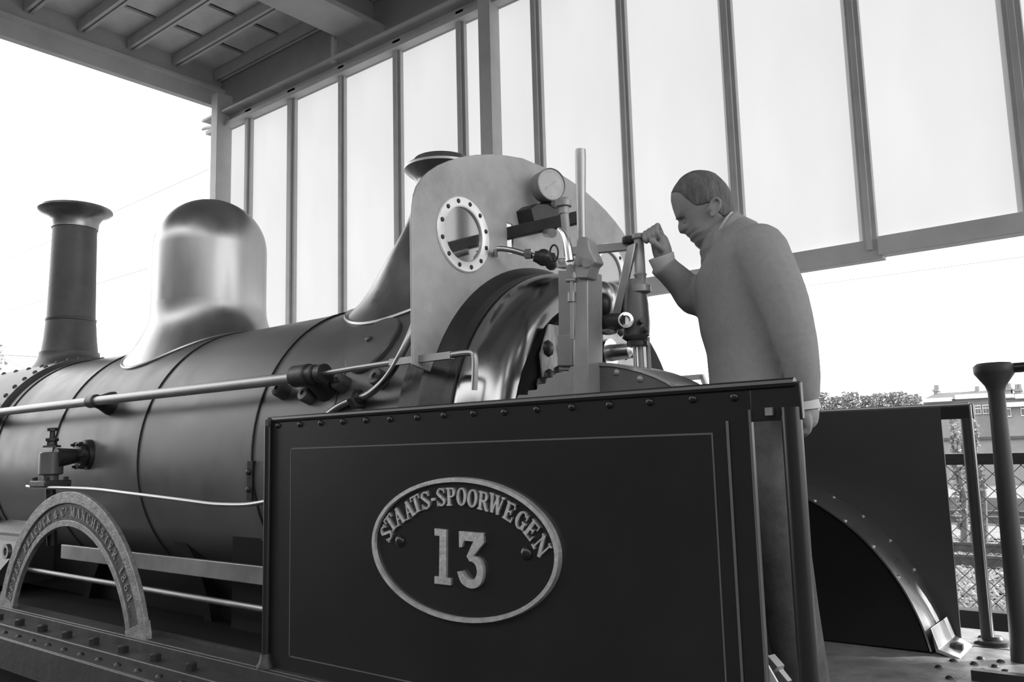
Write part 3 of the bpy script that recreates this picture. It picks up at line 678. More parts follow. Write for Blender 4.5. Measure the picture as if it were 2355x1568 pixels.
for i in range(2, 9):
    a = math.radians(11.5+10*i)
    for y in (3.125, 3.335):
        n = V((math.cos(a), 0, math.sin(a))); put('strip_rivet', rv2, V((fx, y, CZ))+n*.712, sps, n.to_track_quat('Z', 'X').to_euler())
# drain cock, and white plate standing in for a sunlit patch, low in the opening
p = PY(1790, 1523, 1.98)
dc = part(MB().lathe(p-V((.05, 0, -.02)), (.75, -.2, -.62), [(0, .012), (.03, .014), (.032, .026), (.065, .026), (.07, .018), (.10, .016)], 6), 'drain_cock', 'steel')
part(MB().prism([PY(1761, 1522, 1.72), PY(1764, 1580, 1.72), PY(1794, 1580, 1.72)], (0, .006, 0)), 'sunlit_patch_plate', 'white', label='white plate standing in for a sunlit patch')

# rear stanchion with its rail
sx, sy = -.50, 3.165
st = part(MB().lathe((sx, sy, -.735), (0, 0, 1), [(0, .07), (.02, .07), (.03, .035), (.10, .033), (.80, .026), (.885, .0255), (.905, .032), (.925, .046), (.945, .06), (.955, .062), (.97, .062), (.98, .05)], 24), 'rear_stanchion', 'inner')
part(MB().tube([(sx-.055, sy, .225), (sx+.3, sy, .225), (1.1, sy, .225)], .0165, 12), 'stanchion_rail', 'sheet', st)
part(MB().box(-7.2, 1.2, 3.02, 3.62, -.76, -.735), 'floor_bearer', 'black')
# folded step rail on the far side
fr = MB().bar(PY(1528, 873, 3.30), PY(1618, 866, 3.30), (0, 0, .022), (0, .02, 0)); fr.bar(PY(1614, 864, 3.30), PY(1630, 905, 3.30), (.018, 0, 0), (0, .02, 0)); fr.bar(PY(1531, 873, 3.30), PY(1530, 905, 3.30), (.016, 0, 0), (0, .02, 0))
part(fr, 'far_grab_rail', 'canopy')

# ------------------------------------------------------------------ cab fittings
yl = 1.90
lv = [PY(1341, 910, yl), PY(1335, 345, yl)]
lev = MB().prism([PY(1317, 915, yl), PY(1352, 915, yl), PY(1351, 622, yl), PY(1324, 622, yl)], (0, .075, 0))
lever = part(lev, 'reversing_lever', 'lever', bevel=.003, label='tall grey reversing lever with round grip')
part(MB().tube([PY(1338, 552, yl+.012), PY(1336, 460, yl+.012), PY(1335, 360, yl+.012), PY(1335, 344, yl+.012)], [.0125, .0135, .0155, .0145], 20), 'lever_grip', 'worn', lever)
js = MB().prism([PY(x, y, yl-.012) for x, y in ((1326, 552), (1335, 544), (1346, 544), (1353, 552), (1356, 572), (1364, 588), (1370, 602), (1360, 612), (1352, 640), (1326, 640), (1316, 612), (1322, 590))], (0, .045, 0))
part(js, 'lever_joint', 'lever', lever, bevel=.004)
for x, y in ((1331, 600), (1348, 604), (1312, 618)): part(MB().cyl(PY(x, y, yl-.02), PY(x, y, yl-.005), .013, n=14), 'joint_pin', 'lever', lever)
tr = MB().tube([PY(1285, 525, yl-.02), PY(1298, 540, yl-.02), (PY(1306, 565, yl-.02)), PY(1311, 600, yl-.02)], [.005, .009, .011, .012], 10, smooth=4)
part(tr, 'catch_handle', 'steel', lever)
part(MB().cyl(PY(1316, 640, yl), PY(1317, 780, yl), .006).cyl(PY(1315, 672, yl), PY(1315, 694, yl), .012).cyl(PY(1304, 644, yl), PY(1326, 644, yl), .007), 'catch_rod', 'lever', lever)
# notched quadrant and riveted housing
qd = MB(); qp = []
st_ = [(1186, 918), (1192, 908), (1213, 908), (1214, 898), (1234, 896), (1236, 884), (1254, 882), (1257, 869), (1274, 868), (1277, 858), (1305, 856), (1312, 842), (1325, 842), (1325, 920)]
part(MB().prism([PY(x, y, 1.93) for x, y in st_], (0, .02, 0)), 'notched_quadrant', 'lever', bevel=.002)
hs = [(1352, 930), (1353, 845), (1375, 841), (1405, 842), (1440, 848), (1475, 857), (1505, 868), (1530, 880), (1552, 893), (1575, 915), (1580, 930)]
hsg = part(MB().prism([PY(x, y, 1.96) for x, y in hs], (0, .16, 0)), 'lever_housing', 'boiler')
hr_ = MB(); tp = [PY(x, y, 1.955) for x, y in hs[1:-1]]
for a, b in zip(tp, tp[1:]): hr_.bar(a, b, (0, .17, 0), (0, 0, .008)) if False else hr_.add([a, b, b+V((0, .18, 0)), a+V((0, .18, 0)), a+V((0, 0, .009)), b+V((0, 0, .009)), b+V((0, .18, .009)), a+V((0, .18, .009))], [(0, 1, 2, 3), (4, 7, 6, 5), (0, 4, 5, 1), (2, 6, 7, 3), (0, 3, 7, 4), (1, 5, 6, 2)])
part(hr_, 'housing_rim', 'lever', hsg)
for x, y in ((1418, 856), (1472, 871)): part(MB().dome(PY(x, y, 1.96), (0, -1, 0), .010), 'housing_rivet', 'lever', hsg)
# water gauge column
yg = 2.12
wg = MB()
g = lambda x, y: PY(x, y, yg)
wg.prism([g(1283, 622), g(1318, 622), g(1320, 852), g(1285, 852)], (0, .03, 0)).prism([g(1286, 770), g(1322, 770), g(1322, 842), g(1286, 842)], (0, -.01, 0))
gc = part(wg, 'gauge_column', 'lever', bevel=.003)
part(MB().prism([g(1279, 593), g(1302, 593), g(1304, 616), g(1279, 616)], (0, .035, 0)), 'column_cap', 'steel', gc, bevel=.004)
part(MB().cyl(PY(1297, 478, 2.14), PY(1307, 588, 2.14), .0135).lathe(PY(1297, 492, 2.14), (0, 0, 1), [(0, .017), (.022, .017), (.024, .026), (.042, .027), (.045, .018), (.052, .016)], 12), 'gauge_pipe', 'lever')
rg = [PY(1274, 582, 2.10)+V((.016*math.cos(a), 0, .026*math.sin(a))) for a in [2*math.pi*i/24 for i in range(25)]]
part(MB().tube(rg, .003, 6), 'wire_ring', 'black')
# steam pipe bent from the board to the column
pp = [(1141, 586, -1.85), (1141, 574, -1.82), (1155, 572, -1.80), (1180, 576, -1.77), (1208, 584, -1.74), (1235, 590, -1.71)]
bp = part(MB().tube([PX(x, y, X) for x, y, X in pp], .0098, 12, smooth=5), 'steam_pipe', 'steel')
part(MB().lathe(PX(1208, 584, -1.74), (.8, .3, -.05), [(0, .018), (.024, .018), (.026, .013)], 6), 'pipe_nut', 'steel', bp)
vb = MB().tube([PX(1228, 589, -1.715), PX(1250, 594, -1.69), PX(1275, 597, -1.66)], [.018, .026, .022], 10).ell(PX(1250, 592, -1.69), .03, .028, .03, 14, 8).ell(PX(1268, 602, -1.67), .024, .024, .03, 14, 8)
part(vb, 'cock_body', 'black', bp)
# rod through the slot, carrying bracket and pressure gauge
yb = 2.312
brk = part(MB().bar((-2.22, yb, .781), (-1.55, yb, .777), (0, 0, .044), (0, .022, 0)), 'regulator_bar', 'black', bevel=.003)
b2 = MB().prism([PX(x, y, -1.785) for x, y in ((1222, 478), (1235, 468), (1300, 468), (1306, 480), (1290, 516), (1255, 528), (1230, 518))], (-.075, 0, 0))
part(b2, 'gauge_bracket', 'black', brk, bevel=.003)
part(MB().cyl(PY(1258, 536, yb-.02), PY(1270, 536, yb-.08), .016), 'bracket_pin', 'steel', brk)
gcx = PX(1268, 424, -1.762); gdir = V((.93, -.36, -.06)).normalized()
pg_ = part(MB().lathe(gcx-gdir*.075, gdir, [(.02, .05), (.02, .0585), (.062, .060), (.066, .0615), (.078, .0615), (.080, .058), (.076, .0565), (.074, .01)], 40), 'pressure_gauge', 'lever')
part(MB().lathe(gcx-gdir*.0005, gdir, [(0, .0560), (.001, .0560), (.0012, 1e-5)], 40), 'gauge_face', 'dial', pg_)
u_, w_ = MB().frame(gdir)
part(MB().bar(gcx+gdir*.002-(u_*.6+w_*.5)*.03, gcx+gdir*.002+(u_*.6+w_*.5)*.04, (u_*.5-w_*.6)*.005, gdir*.002), 'gauge_needle', 'lever', pg_)
tk = MB()
for i in range(24):
    t = 2*math.pi*i/24; e = u_*math.cos(t)+w_*math.sin(t); e2 = gdir.cross(e)
    tk.bar(gcx+e*.046, gcx+e*.050, e2*.0012, gdir*.003)
part(tk, 'gauge_scale', 'lever', pg_)
part(MB().cyl(gcx-gdir*.03-V((0, 0, .055)), PX(1262, 472, -1.80), .018).lathe(PX(1262, 474, -1.81), (0, 0, 1), [(-.012, .03), (0, .034), (.012, .034), (.018, .02)], 12), 'gauge_stem', 'black', pg_)
# bar across from lever to brake column, hinged strut and column
part(MB().bar(PY(1308, 579, 1.98), PY(1452, 566, 2.06), (0, 0, .024), (0, .018, 0)), 'cross_bar', 'lever', bevel=.002)
part(MB().bar(PY(1440, 514, 2.35), PY(1300, 505, 2.35), (0, 0, .01), (0, .01, 0)) if False else MB().bar(PY(1306, 503, 2.33), PY(1330, 494, 2.33), (0, 0, .016), (0, .012, 0)), 'short_link', 'lever')
yc_ = 2.05
bc = MB().lathe(PY(1474, 660, yc_)*1.0, (0, 0, 1), [(0, .024), (.0, .017), (.03, .0165), (.035, .019), (.04, .0155), (.135, .0145), (.14, .02), (.152, .02), (.154, .012)], 20)
col = part(bc, 'brake_column', 'lever')
part(MB().lathe(PY(1473, 672, yc_), (0, 0, 1), [(-.004, .022), (0, .030), (.018, .030), (.022, .024), (.03, .018)], 24), 'column_collar', 'lever', col)
part(MB().lathe(PY(1466, 782, yc_), (0, 0, 1), [(0, .020), (.012, .034), (.02, .036), (.05, .038), (.10, .036), (.15, .030), (.172, .026)], 24), 'column_barrel', 'boiler', col)
part(MB().lathe(PY(1466, 786, yc_), (0, 0, 1), [(-.012, .03), (0, .03), (.004, .026)], 20).cyl(PY(1440, 782, yc_), PY(1446, 770, yc_), .013).cyl(PY(1478, 762, yc_-.03), PY(1486, 756, yc_-.03), .009).cyl(PY(1470, 742, yc_-.035), PY(1478, 736, yc_-.05), .008), 'column_cocks', 'black', col)
part(MB().cyl(PY(1459, 786, yc_), PY(1466, 935, yc_), .006), 'column_leg', 'steel', col)
part(MB().cyl(PY(1472, 786, yc_), PY(1481, 935, yc_), .008), 'column_leg', 'lever', col)
part(MB().cyl(PY(1489, 776, yc_+.02), PY(1498, 935, yc_+.02), .006), 'column_leg', 'lever', col)
hb = part(MB().cyl(PY(1444, 553, yc_), PY(1500, 541, yc_), .0125, .011), 'column_handle', 'black', col)
part(MB().lathe(PY(1446, 560, yc_), (0, 0, 1), [(0, .016), (.006, .019), (.018, .018), (.022, .01)], 14), 'handle_boss', 'black', col)
part(MB().bar(PY(1455, 562, 2.03), PY(1416, 742, 2.03), (.028, 0, .004), (0, .014, 0)), 'hinged_strut', 'steel', bevel=.002)
vp = MB().tube([PY(1385, 742, 2.0), PY(1410, 740, 2.0), PY(1440, 737, 2.0)], [.020, .025, .021], 16)
vv = part(vp, 'injector_body', 'black')
part(MB().lathe(PY(1437, 737, 2.0), (.7, -.7, 0), [(0, .022), (.012, .022), (.013, .013), (.006, .012)], 20), 'injector_flange', 'steel', vv)
part(MB().ell(PY(1400, 762, 2.0), .026, .026, .010, 18, 8), 'drip_cup', 'steel', vv)
part(MB().ell(PY(1388, 700, 2.03), .026, .026, .034, 18, 10), 'injector_cap', 'black', vv)
part(MB().ell(PY(1386, 678, 2.3), .038, .038, .045, 24, 14), 'oil_cup', 'copper')

# ================================================================== the man in the cab
MV = V((-.407, .9134, 0)); ML = -MV; MF = V((-.9134, -.407, 0)); MD = 2.408
def SG(x, y, off=0): d = ray(x, y); return d*((MD-off)/d.dot(MV))
man = None
def loft(secs, n=28, cap=True):        # secs: (front point, back point, half width, nose height)
    mb = MB(); vs = []
    for fr_, bk, W, nose in secs:
        c = (fr_+bk)/2; ax = (fr_-bk)/2; L = ax.length; ax = ax.normalized()
        for i in range(n):
            t = 2*math.pi*i/n; tt = t if t < math.pi else t-2*math.pi
            p = c+ax*(L*math.cos(t)+nose*math.exp(-(tt/.34)**2))+ML*(W*math.copysign(abs(math.sin(t))**.85, math.sin(t)))
            vs.append(p)
    f = [(j*n+i, j*n+(i+1) % n, (j+1)*n+(i+1) % n, (j+1)*n+i) for j in range(len(secs)-1) for i in range(n)]
    if cap: f += [tuple(range(n))[::-1], tuple((len(secs)-1)*n+i for i in range(n))]
    return mb.add(vs, f)
def limb(mb, pts, rs, n=14):           # capsule chain with round ends
    mb.tube(pts, rs, n, smooth=5)
    for p, r in ((pts[0], rs[0]), (pts[-1], rs[-1])): mb.ell(p, r*.98, r*.98, r*.98, 14, 8)
def skinned(mb, name, m, parent, vox, it=6, k=.5):
    o = mb.build(name, M[m], parent, sharp=180)
    r = o.modifiers.new('remesh', 'REMESH'); r.mode = 'VOXEL'; r.voxel_size = vox; r.use_smooth_shade = True
    q = o.modifiers.new('smooth', 'SMOOTH'); q.factor = k; q.iterations = it
    return o
H = [((1577, 409), (1592, 402), .030, 0), ((1562, 421), (1612, 398), .052, 0), ((1551, 437), (1632, 400), .066, 0), ((1543, 452), (1645, 405), .073, 0), ((1543, 464), (1659, 417), .077, 0), ((1547, 480), (1669, 428), .078, 0),
     ((1551, 492), (1676, 439), .077, 0), ((1554.5, 501), (1681, 449), .075, 0), ((1562, 510), (1684, 459), .072, .001), ((1566, 518), (1686, 470), .070, .009), ((1571, 525), (1687, 480), .068, .014),
     ((1576, 531), (1687, 490), .066, .0165), ((1579, 535.5), (1686, 499), .064, .004), ((1581, 542), (1683, 509), .062, .002), ((1587, 546), (1676, 515), .061, 0), ((1587, 552), (1668, 522), .060, .001), ((1595, 556), (1660, 532), .056, 0),
     ((1599, 564), (1650, 545), .050, 0), ((1607, 570.5), (1642, 556), .038, 0), ((1618, 571), (1634, 564), .018, 0)]
hsec = [(SG(*a), SG(*b), w_, n_) for a, b, w_, n_ in H]
fine = []
for A, B in zip(hsec, hsec[1:]):
    for k in range(3):
        t = k/3; fine.append((A[0].lerp(B[0], t), A[1].lerp(B[1], t), A[2]*(1-t)+B[2]*t, A[3]*(1-t)+B[3]*t))
body = loft(fine+[hsec[-1]], 64)
def dent(c, amt, rad, d=None):          # push the skin in (or out) round a point
    for i, p in enumerate(body.v):
        q = (V(p)-c).length
        if q < rad*3: body.v[i] = tuple(V(p)+(d or MF)*amt*math.exp(-(q/rad)**2))
for s in (1, -1):
    dent(SG(1573, 507, s*.034), -.009, .014); dent(SG(1563, 498, s*.030), .004, .012); dent(SG(1596, 522, s*.052), .004, .018, ML*s); dent(SG(1578, 533, s*.010), .003, .007)
dent(SG(1584, 544, 0), -.004, .006)
limb(body, [SG(1645, 500), SG(1664, 535), SG(1690, 570)], [.052, .056, .060])                       # neck
for s in (1, -1):                                                                                  # ears
    R_ = Matrix.Rotation(.5, 3, ML)
    q_ = Matrix.Rotation(math.radians(-22), 3, ML) @ Matrix((MF, ML, V((0, 0, 1)))).transposed()
    body.ell(SG(1643, 478, s*.077), .015, .008, .025, 14, 10, q_)
    body.tube([SG(1643, 478, s*.079)+q_ @ V((x, s*y, z)) for x, y, z in ((.010, .004, -.010), (.013, .006, .010), (.006, .008, .024), (-.006, .010, .024), (-.014, .010, .010), (-.010, .007, -.012), (.0, .004, -.026))], [.004, .004, .0042, .0042, .0042, .004, .006], 8, smooth=3)
limb(body, [SG(1690, 575), SG(1715, 660), SG(1735, 760), SG(1745, 890)], [.10, .12, .12, .12])      # trunk inside the coat
shN, elN, wrN = SG(1745, 580, .165), SG(1824, 768, .215), SG(1851, 915, .205)
shF, elF, wrF = SG(1716, 610, -.130), SG(1604, 690, -.03), SG(1527, 602, .05)
limb(body, [shN, elN, wrN], [.045, .038, .027]); limb(body, [shF, elF, wrF], [.040, .030, .025])
limb(body, [SG(1720, 620, .12), SG(1720, 620, -.12)], [.09, .09])
hipN, hipF = SG(1745, 925, .085), SG(1735, 925, -.085)
knN, knF = SG(1783, 1190, .10), SG(1745, 1190, -.10)
anN, anF = V((knN.x+.05, knN.y, -.635)), V((knF.x+.02, knF.y, -.635))
for a, b, c in ((hipN, knN, anN), (hipF, knF, anF)): limb(body, [a, b, c], [.07, .048, .034])
limb(body, [hipN, hipF], [.08, .08])
# far hand: closed round the column handle
def finger(mb, pts, r): limb(mb, pts, [r*1.05, r, r*.95, r*.85][:len(pts)], 8)
limb(body, [SG(1528, 600, .052), SG(1523, 578, .056), SG(1517, 556, .058)], [.025, .028, .026])
limb(body, [SG(1522, 565, .050), SG(1511, 527, .052)], [.019, .014]); limb(body, [SG(1520, 568, .062), SG(1497, 536, .052)], [.018, .013])
for i in range(4):
    x0, y0 = 1512-9.5*i, 519+5.6*i
    finger(body, [SG(x0+4, y0+8, .056), SG(x0, y0-1, .080), SG(x0-2, y0+13, .102), SG(x0+3, y0+27-2*i, .092)], .0080-.0004*i)
finger(body, [SG(1524, 578, .072), SG(1517, 570, .092), SG(1508, 560, .102), SG(1499, 555, .100)], .0095)   # thumb closing under the grip
# near hand hanging at the coat hem
limb(body, [wrN, SG(1856, 945, .205), SG(1857, 962, .205)], [.024, .029, .027])
for i, off in enumerate((.178, .197, .216, .233)):
    x0 = 1850+i*2.6
    finger(body, [SG(x0+1, 960, off), SG(x0+3, 976, off), SG(x0+2, 988, off*.98), SG(x0-3, 999-2*abs(i-1.2), off*.97)], .0092-.0005*abs(i-1))
finger(body, [SG(1850, 945, .19), SG(1843, 960, .185), SG(1842, 975, .187)], .0105)
man = skinned(body, 'person', 'skin', None, .0032, 2, .4)
tag(man, 'man in a dark jacket leaning over the cab controls, hand on the brake handle', 'person')
for s in (1, -1):
    MB().ell(SG(1578, 508.5, s*.029), .0095, .0095, .0095, 14, 10).build('eye', M['skin'], man)
for s in (1, -1):
    MB().tube([SG(1558, 503, s*.018)+MF*.002, SG(1562, 500, s*.032)+MF*.002, SG(1571, 497, s*.047)+MF*.002], [.003, .004, .0025], 8, smooth=3).build('eyebrow', M['hair'], man)
# hair: a shell over crown, temples and nape
def hsect(u):
    j = min(len(hsec)-2, int(u)); t = u-j; A, B = hsec[j], hsec[j+1]
    return A[0].lerp(B[0], t), A[1].lerp(B[1], t), A[2]*(1-t)+B[2]*t
def hair_end(a):                      # how far down the hair reaches, by angle from the forehead
    pts = [(0, 2.7), (.55, 3.2), (.95, 4.2), (1.15, 6), (1.3, 7.6), (1.5, 8.0), (1.75, 8.1), (1.9, 10.3), (2.2, 12.3), (3.2, 13.3)]
    for (p, q), (p2, q2) in zip(pts, pts[1:]):
        if p <= a <= p2: return q+(q2-q)*(a-p)/(p2-p)
n = 96; K = 30; mb = MB(); vs = []
for k in range(K+1):
    for i in range(n):
        t = 2*math.pi*i/n; u = hair_end(abs(t if t < math.pi else t-2*math.pi))*k/K; fr_, bk, W = hsect(u)
        c = (fr_+bk)/2; ax = (fr_-bk)/2; L = ax.length; ax = ax.normalized(); e = .0035*(1-.75*(k/K)**6)
        vs.append(c+ax*((L+e)*math.cos(t))+ML*((W+e)*math.copysign(abs(math.sin(t))**.85, math.sin(t))))
mb.add(vs, [(j*n+i, j*n+(i+1) % n, (j+1)*n+(i+1) % n, (j+1)*n+i) for j in range(K) for i in range(n)]+[tuple(range(n))[::-1]])
ho = mb.build('hair', M['hair'], man, sharp=180)
sd = ho.modifiers.new('thick', 'SOLIDIFY'); sd.thickness = .006; sd.offset = -1
# jacket: coat body and both sleeves grown together
JS = [((1626, 928), (1864, 930), .205), ((1631, 880), (1862, 882), .195), ((1625, 815), (1856, 812), .19), ((1611, 770), (1847, 762), .19), ((1603, 722), (1838, 712), .195), ((1597, 668), (1826, 660), .20),
      ((1606, 632), (1810, 606), .205), ((1622, 602), (1787, 562), .20), ((1633, 583), (1760, 536), .17), ((1640, 573), (1728, 513), .11), ((1645, 568), (1703, 498), .073)]
coat = loft([(SG(*a), SG(*b), w_, 0) for a, b, w_ in JS], 36)
limb(coat, [shN, SG(1795, 680, .20), elN, SG(1842, 840, .215), SG(1850, 908, .205)], [.078, .066, .056, .046, .038])
limb(coat, [shF, SG(1665, 645, -.10), elF, SG(1566, 650, .012), SG(1531, 617, .044)], [.070, .060, .048, .043, .036])
coat.lathe(SG(1534, 622, .042), SG(1522, 606, .052)-SG(1534, 622, .042), [(-.01, .030), (0, .036), (.022, .040), (.024, .030)], 20)
jk = skinned(coat, 'jacket', 'jacket', man, .0075, 5, .5)
jk['label'] = 'dark wool jacket'
cuf = MB().lathe(SG(1528, 612, .048), SG(1520, 588, .056)-SG(1528, 612, .048), [(-.01, .028), (0, .033), (.030, .037), (.031, .034), (0, .030)], 22)
cuf.build('shirt_cuff', M['shirt'], man)
MB().lathe(SG(1851, 905, .205), SG(1857, 940, .205)-SG(1851, 905, .205), [(0, .028), (.022, .031), (.040, .033), (.041, .030), (.02, .026)], 22).build('shirt_cuff', M['shirt'], man)
cl = MB(); a, b = SG(1643, 578), SG(1694, 495); c = (a+b)/2; ax = (b-a)/2; nn = ax.normalized().cross(ML); nn = nn if nn.z > 0 else -nn
vs = []; k = 32
for r, h in ((1.0, -.012), (1.04, .012), (.98, .013), (.94, -.012)):
    for i in range(k):
        t = 2*math.pi*i/k; vs.append(c+ax*(r*1.0*math.cos(t))+ML*(r*.074*math.sin(t))+nn*h)
cl.add(vs, [(j*k+i, j*k+(i+1) % k, ((j+1) % 4)*k+(i+1) % k, ((j+1) % 4)*k+i) for j in range(4) for i in range(k)])
cl.build('shirt_collar', M['shirt'], man)
jc = MB(); vs = []
for r, h in ((1.10, -.030), (1.12, .000), (1.07, .004), (1.02, -.020)):
    for i in range(k):
        t = 2*math.pi*i/k; vs.append(c+ax*(r*math.cos(t))+ML*(r*.078*math.sin(t))+nn*h)
jc.add(vs, [(j*k+i, j*k+(i+1) % k, ((j+1) % 4)*k+(i+1) % k, ((j+1) % 4)*k+i) for j in range(4) for i in range(k)])
jc.build('jacket_collar', M['jacket'], man)
tr_ = MB()
for a, b, c in ((hipN, knN, anN), (hipF, knF, anF)): limb(tr_, [a, (a+b)/2+MF*.01, b, (b+c)/2, c+V((0, 0, -.01))], [.105, .092, .078, .068, .062], 18)
limb(tr_, [hipN, hipF], [.105, .105])
skinned(tr_, 'trousers', 'trouser', man, .009, 4, .5)
for c in (anN, anF):
    sh_ = MB(); sh_.ell(c+MF*.06+V((0, 0, -.035)), .135, .046, .036, 20, 10, Matrix((MF, ML, V((0, 0, 1)))).transposed()); sh_.ell(c+MF*-.02+V((0, 0, -.01)), .055, .042, .05, 16, 8, Matrix((MF, ML, V((0, 0, 1)))).transposed())
    sh_.build('shoe', M['shoe'], man)

# ================================================================== fence, tracks, houses, trees beyond
pl_ = MB().box(-9.7, 5, 5.93, 6.05, GZ, -1.055).build('trim_1', M['platform']); tag(pl_, kind='structure')
fen = empty('chain_link_fence', (-1.5, 6, -1.055), label='chain-link fence with dark top rail below the glazed wall', cat='fence')
MB().box(-9.7, 5, 5.98, 6.03, -.165, -.095).build('top_rail', M['black'], fen, bevel=.004)
for x in (-2.6, .95): MB().cyl((x, 6.0, -1.055), (x, 6.0, -.10), .03).build('post', M['black'], fen)
wm = MB(); pt = .105; x0, x1, z0, z1 = -2.6, .95, -1.05, -.13
k = int((x1-x0+z1-z0)/pt)+1
for i in range(k):
    for s in (1, -1):
        xs = x0-(z1-z0)+i*pt if s > 0 else x0+i*pt
        a = [xs, z0]; b = [xs+s*(z1-z0), z1]
        def clipx(p, q):
            p = list(p)
            if p[0] < x0: t = (x0-p[0])/(q[0]-p[0]); p = [x0, p[1]+t*(q[1]-p[1])]
            elif p[0] > x1: t = (x1-p[0])/(q[0]-p[0]); p = [x1, p[1]+t*(q[1]-p[1])]
            return p
        if max(a[0], b[0]) <= x0 or min(a[0], b[0]) >= x1: continue
        a2, b2 = clipx(a, b), clipx(b, a)
        if abs(a2[1]-b2[1]) < .01: continue
        L = max(2, int(abs(b2[1]-a2[1])/.026)); pts = []
        for j in range(L+1):
            t = j/L; z = a2[1]+(b2[1]-a2[1])*t
            pts.append((a2[0]+(b2[0]-a2[0])*t, 6.0+s*.004*math.cos(math.pi*2*(z-z0)/pt), z))
        wm.tube(pts, .0024, 4)
tag(wm.build('wire_mesh', M['wire'], fen), kind='stuff')
# running lines beyond the fence
YG = GZ-.1
def rail(y, lbl):
    mb = MB()
    mb.box(-60, 45, y-.06, y+.06, YG+.02, YG+.035).box(-60, 45, y-.010, y+.010, YG+.03, YG+.13).box(-60, 45, y-.034, y+.034, YG+.13, YG+.165)
    tag(mb.build('rail', M['railm']), lbl, 'rail', 'rails of the running lines')
M['railm'] = mat('rail_steel', .12, .4, metal=.5, noise=.3, scale=10)
for y, l in ((12.9, 'nearest steel rail beyond the fence, first of the near track'), (14.4, 'second steel rail beyond the fence, far side of near track'), (19.3, 'third steel rail beyond the fence, near side of middle track'), (20.8, 'fourth steel rail beyond the fence, far side of middle track'), (25.4, 'fifth steel rail beyond the fence, near side of farthest track'), (26.9, 'farthest steel rail beyond the fence')): rail(y, l)
pw = MB().box(-60, 45, 22.2, 24.2, YG, YG+.35).build('platform_edge', M['ground']); tag(pw, 'pale low platform between the tracks beyond the fence', 'platform')
bs = MB(); rnd = random.Random(5)
ico = [(0, 0, 1), (.9, 0, .3), (.28, .85, .3), (-.72, .52, .3), (-.72, -.52, .3), (.28, -.85, .3), (0, 0, -.6)]
icf = [(0, 1, 2), (0, 2, 3), (0, 3, 4), (0, 4, 5), (0, 5, 1), (6, 2, 1), (6, 3, 2), (6, 4, 3), (6, 5, 4), (6, 1, 5)]
for i in range(7600):
    y = 8.2+4.4*rnd.random()**1.0 if i < 6000 else 12.6+4*rnd.random(); x = -.32*y+1.1+(rnd.random()-.5)*(1.6+.16*y)
    r = .022+.045*rnd.random()**2; a = rnd.random()*6.28; ca, sa = math.cos(a), math.sin(a); sy_ = .6+.5*rnd.random()
    bs.add([(x+r*(px*ca-py_*sa*sy_), y+r*(px*sa+py_*ca*sy_), YG+.01+r*pz*(.5+.4*rnd.random())) for px, py_, pz in ico], icf)
tag(bs.build('ballast', M['stone'], sharp=20), 'pale broken stone ballast spread beside the near track', 'ballast', kind='stuff')

# low walls and sheds in front of the houses
def blk(name, m, x0, x1, yt, yb, Y, dep, lbl, cat):
    a, b = PY(x0, yt, Y), PY(x1, yt, Y); z0 = PY((x0+x1)/2, yb, Y).z
    o = MB().box(a.x, b.x, Y, Y+dep, min(z0, YG), a.z).build(name, M[m]); return tag(o, lbl, cat)
blk('boundary_wall', 'brick', 2150, 2420, 1012, 1060, 36, .3, 'pale boundary wall across the tracks behind the fence', 'wall')
cp_ = MB().box(PY(2150, 1012, 36).x, PY(2420, 1012, 36).x, 35.9, 36.4, PY(2200, 1012, 36).z, PY(2200, 1006, 36).z); tag(cp_.build('wall_coping', M['roof']), 'dark coping along the boundary wall across the tracks', 'coping')
def house(lbl, Y, x0, x1, ridge_y, eave_y, xr0, xr1, chims, wins, band, roofm='roof'):
    c = PY((x0+x1)/2, eave_y, Y); hse = empty('house', (c.x, Y, YG), label=lbl, cat='house')
    a, b = PY(x0, eave_y, Y).x, PY(x1, eave_y, Y).x; ze = PY((x0+x1)/2, eave_y, Y).z; zr = PY((xr0+xr1)/2, ridge_y, Y+2.5).z
    r0, r1 = PY(xr0, ridge_y, Y+2.5).x, PY(xr1, ridge_y, Y+2.5).x
    MB().box(a, b, Y, Y+5, YG, ze).build('house_wall', M['brick'], hse)
    MB().add([(a-.2, Y-.25, ze), (b+.2, Y-.25, ze), (b+.2, Y+5.25, ze), (a-.2, Y+5.25, ze), (r0, Y+2.5, zr), (r1, Y+2.5, zr)], [(0, 1, 5, 4), (2, 3, 4, 5), (0, 4, 3), (1, 2, 5), (0, 3, 2, 1)]).build('house_roof', M[roofm], hse)
    for xa, xb, yt, yb in band:
        p, q = PY(xa, yt, Y-.4), PY(xb, yb, Y-.4)
        MB().box(p.x, q.x, Y-.42, Y-.02, q.z, p.z).build('gutter_board', M['white'], hse)
    for xa, xb, yt, yb in wins:
        p, q = PY(xa, yt, Y-.1), PY(xb, yb, Y-.1); w_ = q.x-p.x; h_ = p.z-q.z
        fr2 = MB().box(p.x, q.x, Y-.1, Y, q.z, p.z).build('window', M['white'], hse)
        for kx in (0, 1):
            for z_a, z_b in ((.08, .30), (.40, .92)):
                MB().box(p.x+w_*(.08+.46*kx), p.x+w_*(.46+.46*kx), Y-.13, Y-.09, p.z-h_*z_b, p.z-h_*z_a).build('window_pane', M['dgl'], fr2)
    for xa, xb, yt in chims:
        p, q = PY(xa, yt, Y+2.5), PY(xb, yt, Y+2.5)
        ch2 = MB().box(p.x, q.x, Y+2.2, Y+2.9, zr-1.2, p.z).box(p.x-.06, q.x+.06, Y+2.14, Y+2.96, p.z-.14, p.z).build('chimney', M['brick'], hse)
        for t in (.25, .75): MB().cyl((p.x+(q.x-p.x)*t, Y+2.55, p.z), (p.x+(q.x-p.x)*t, Y+2.55, p.z+.3), .11, .09, 8).build('chimney_pot', M['brick'], ch2)
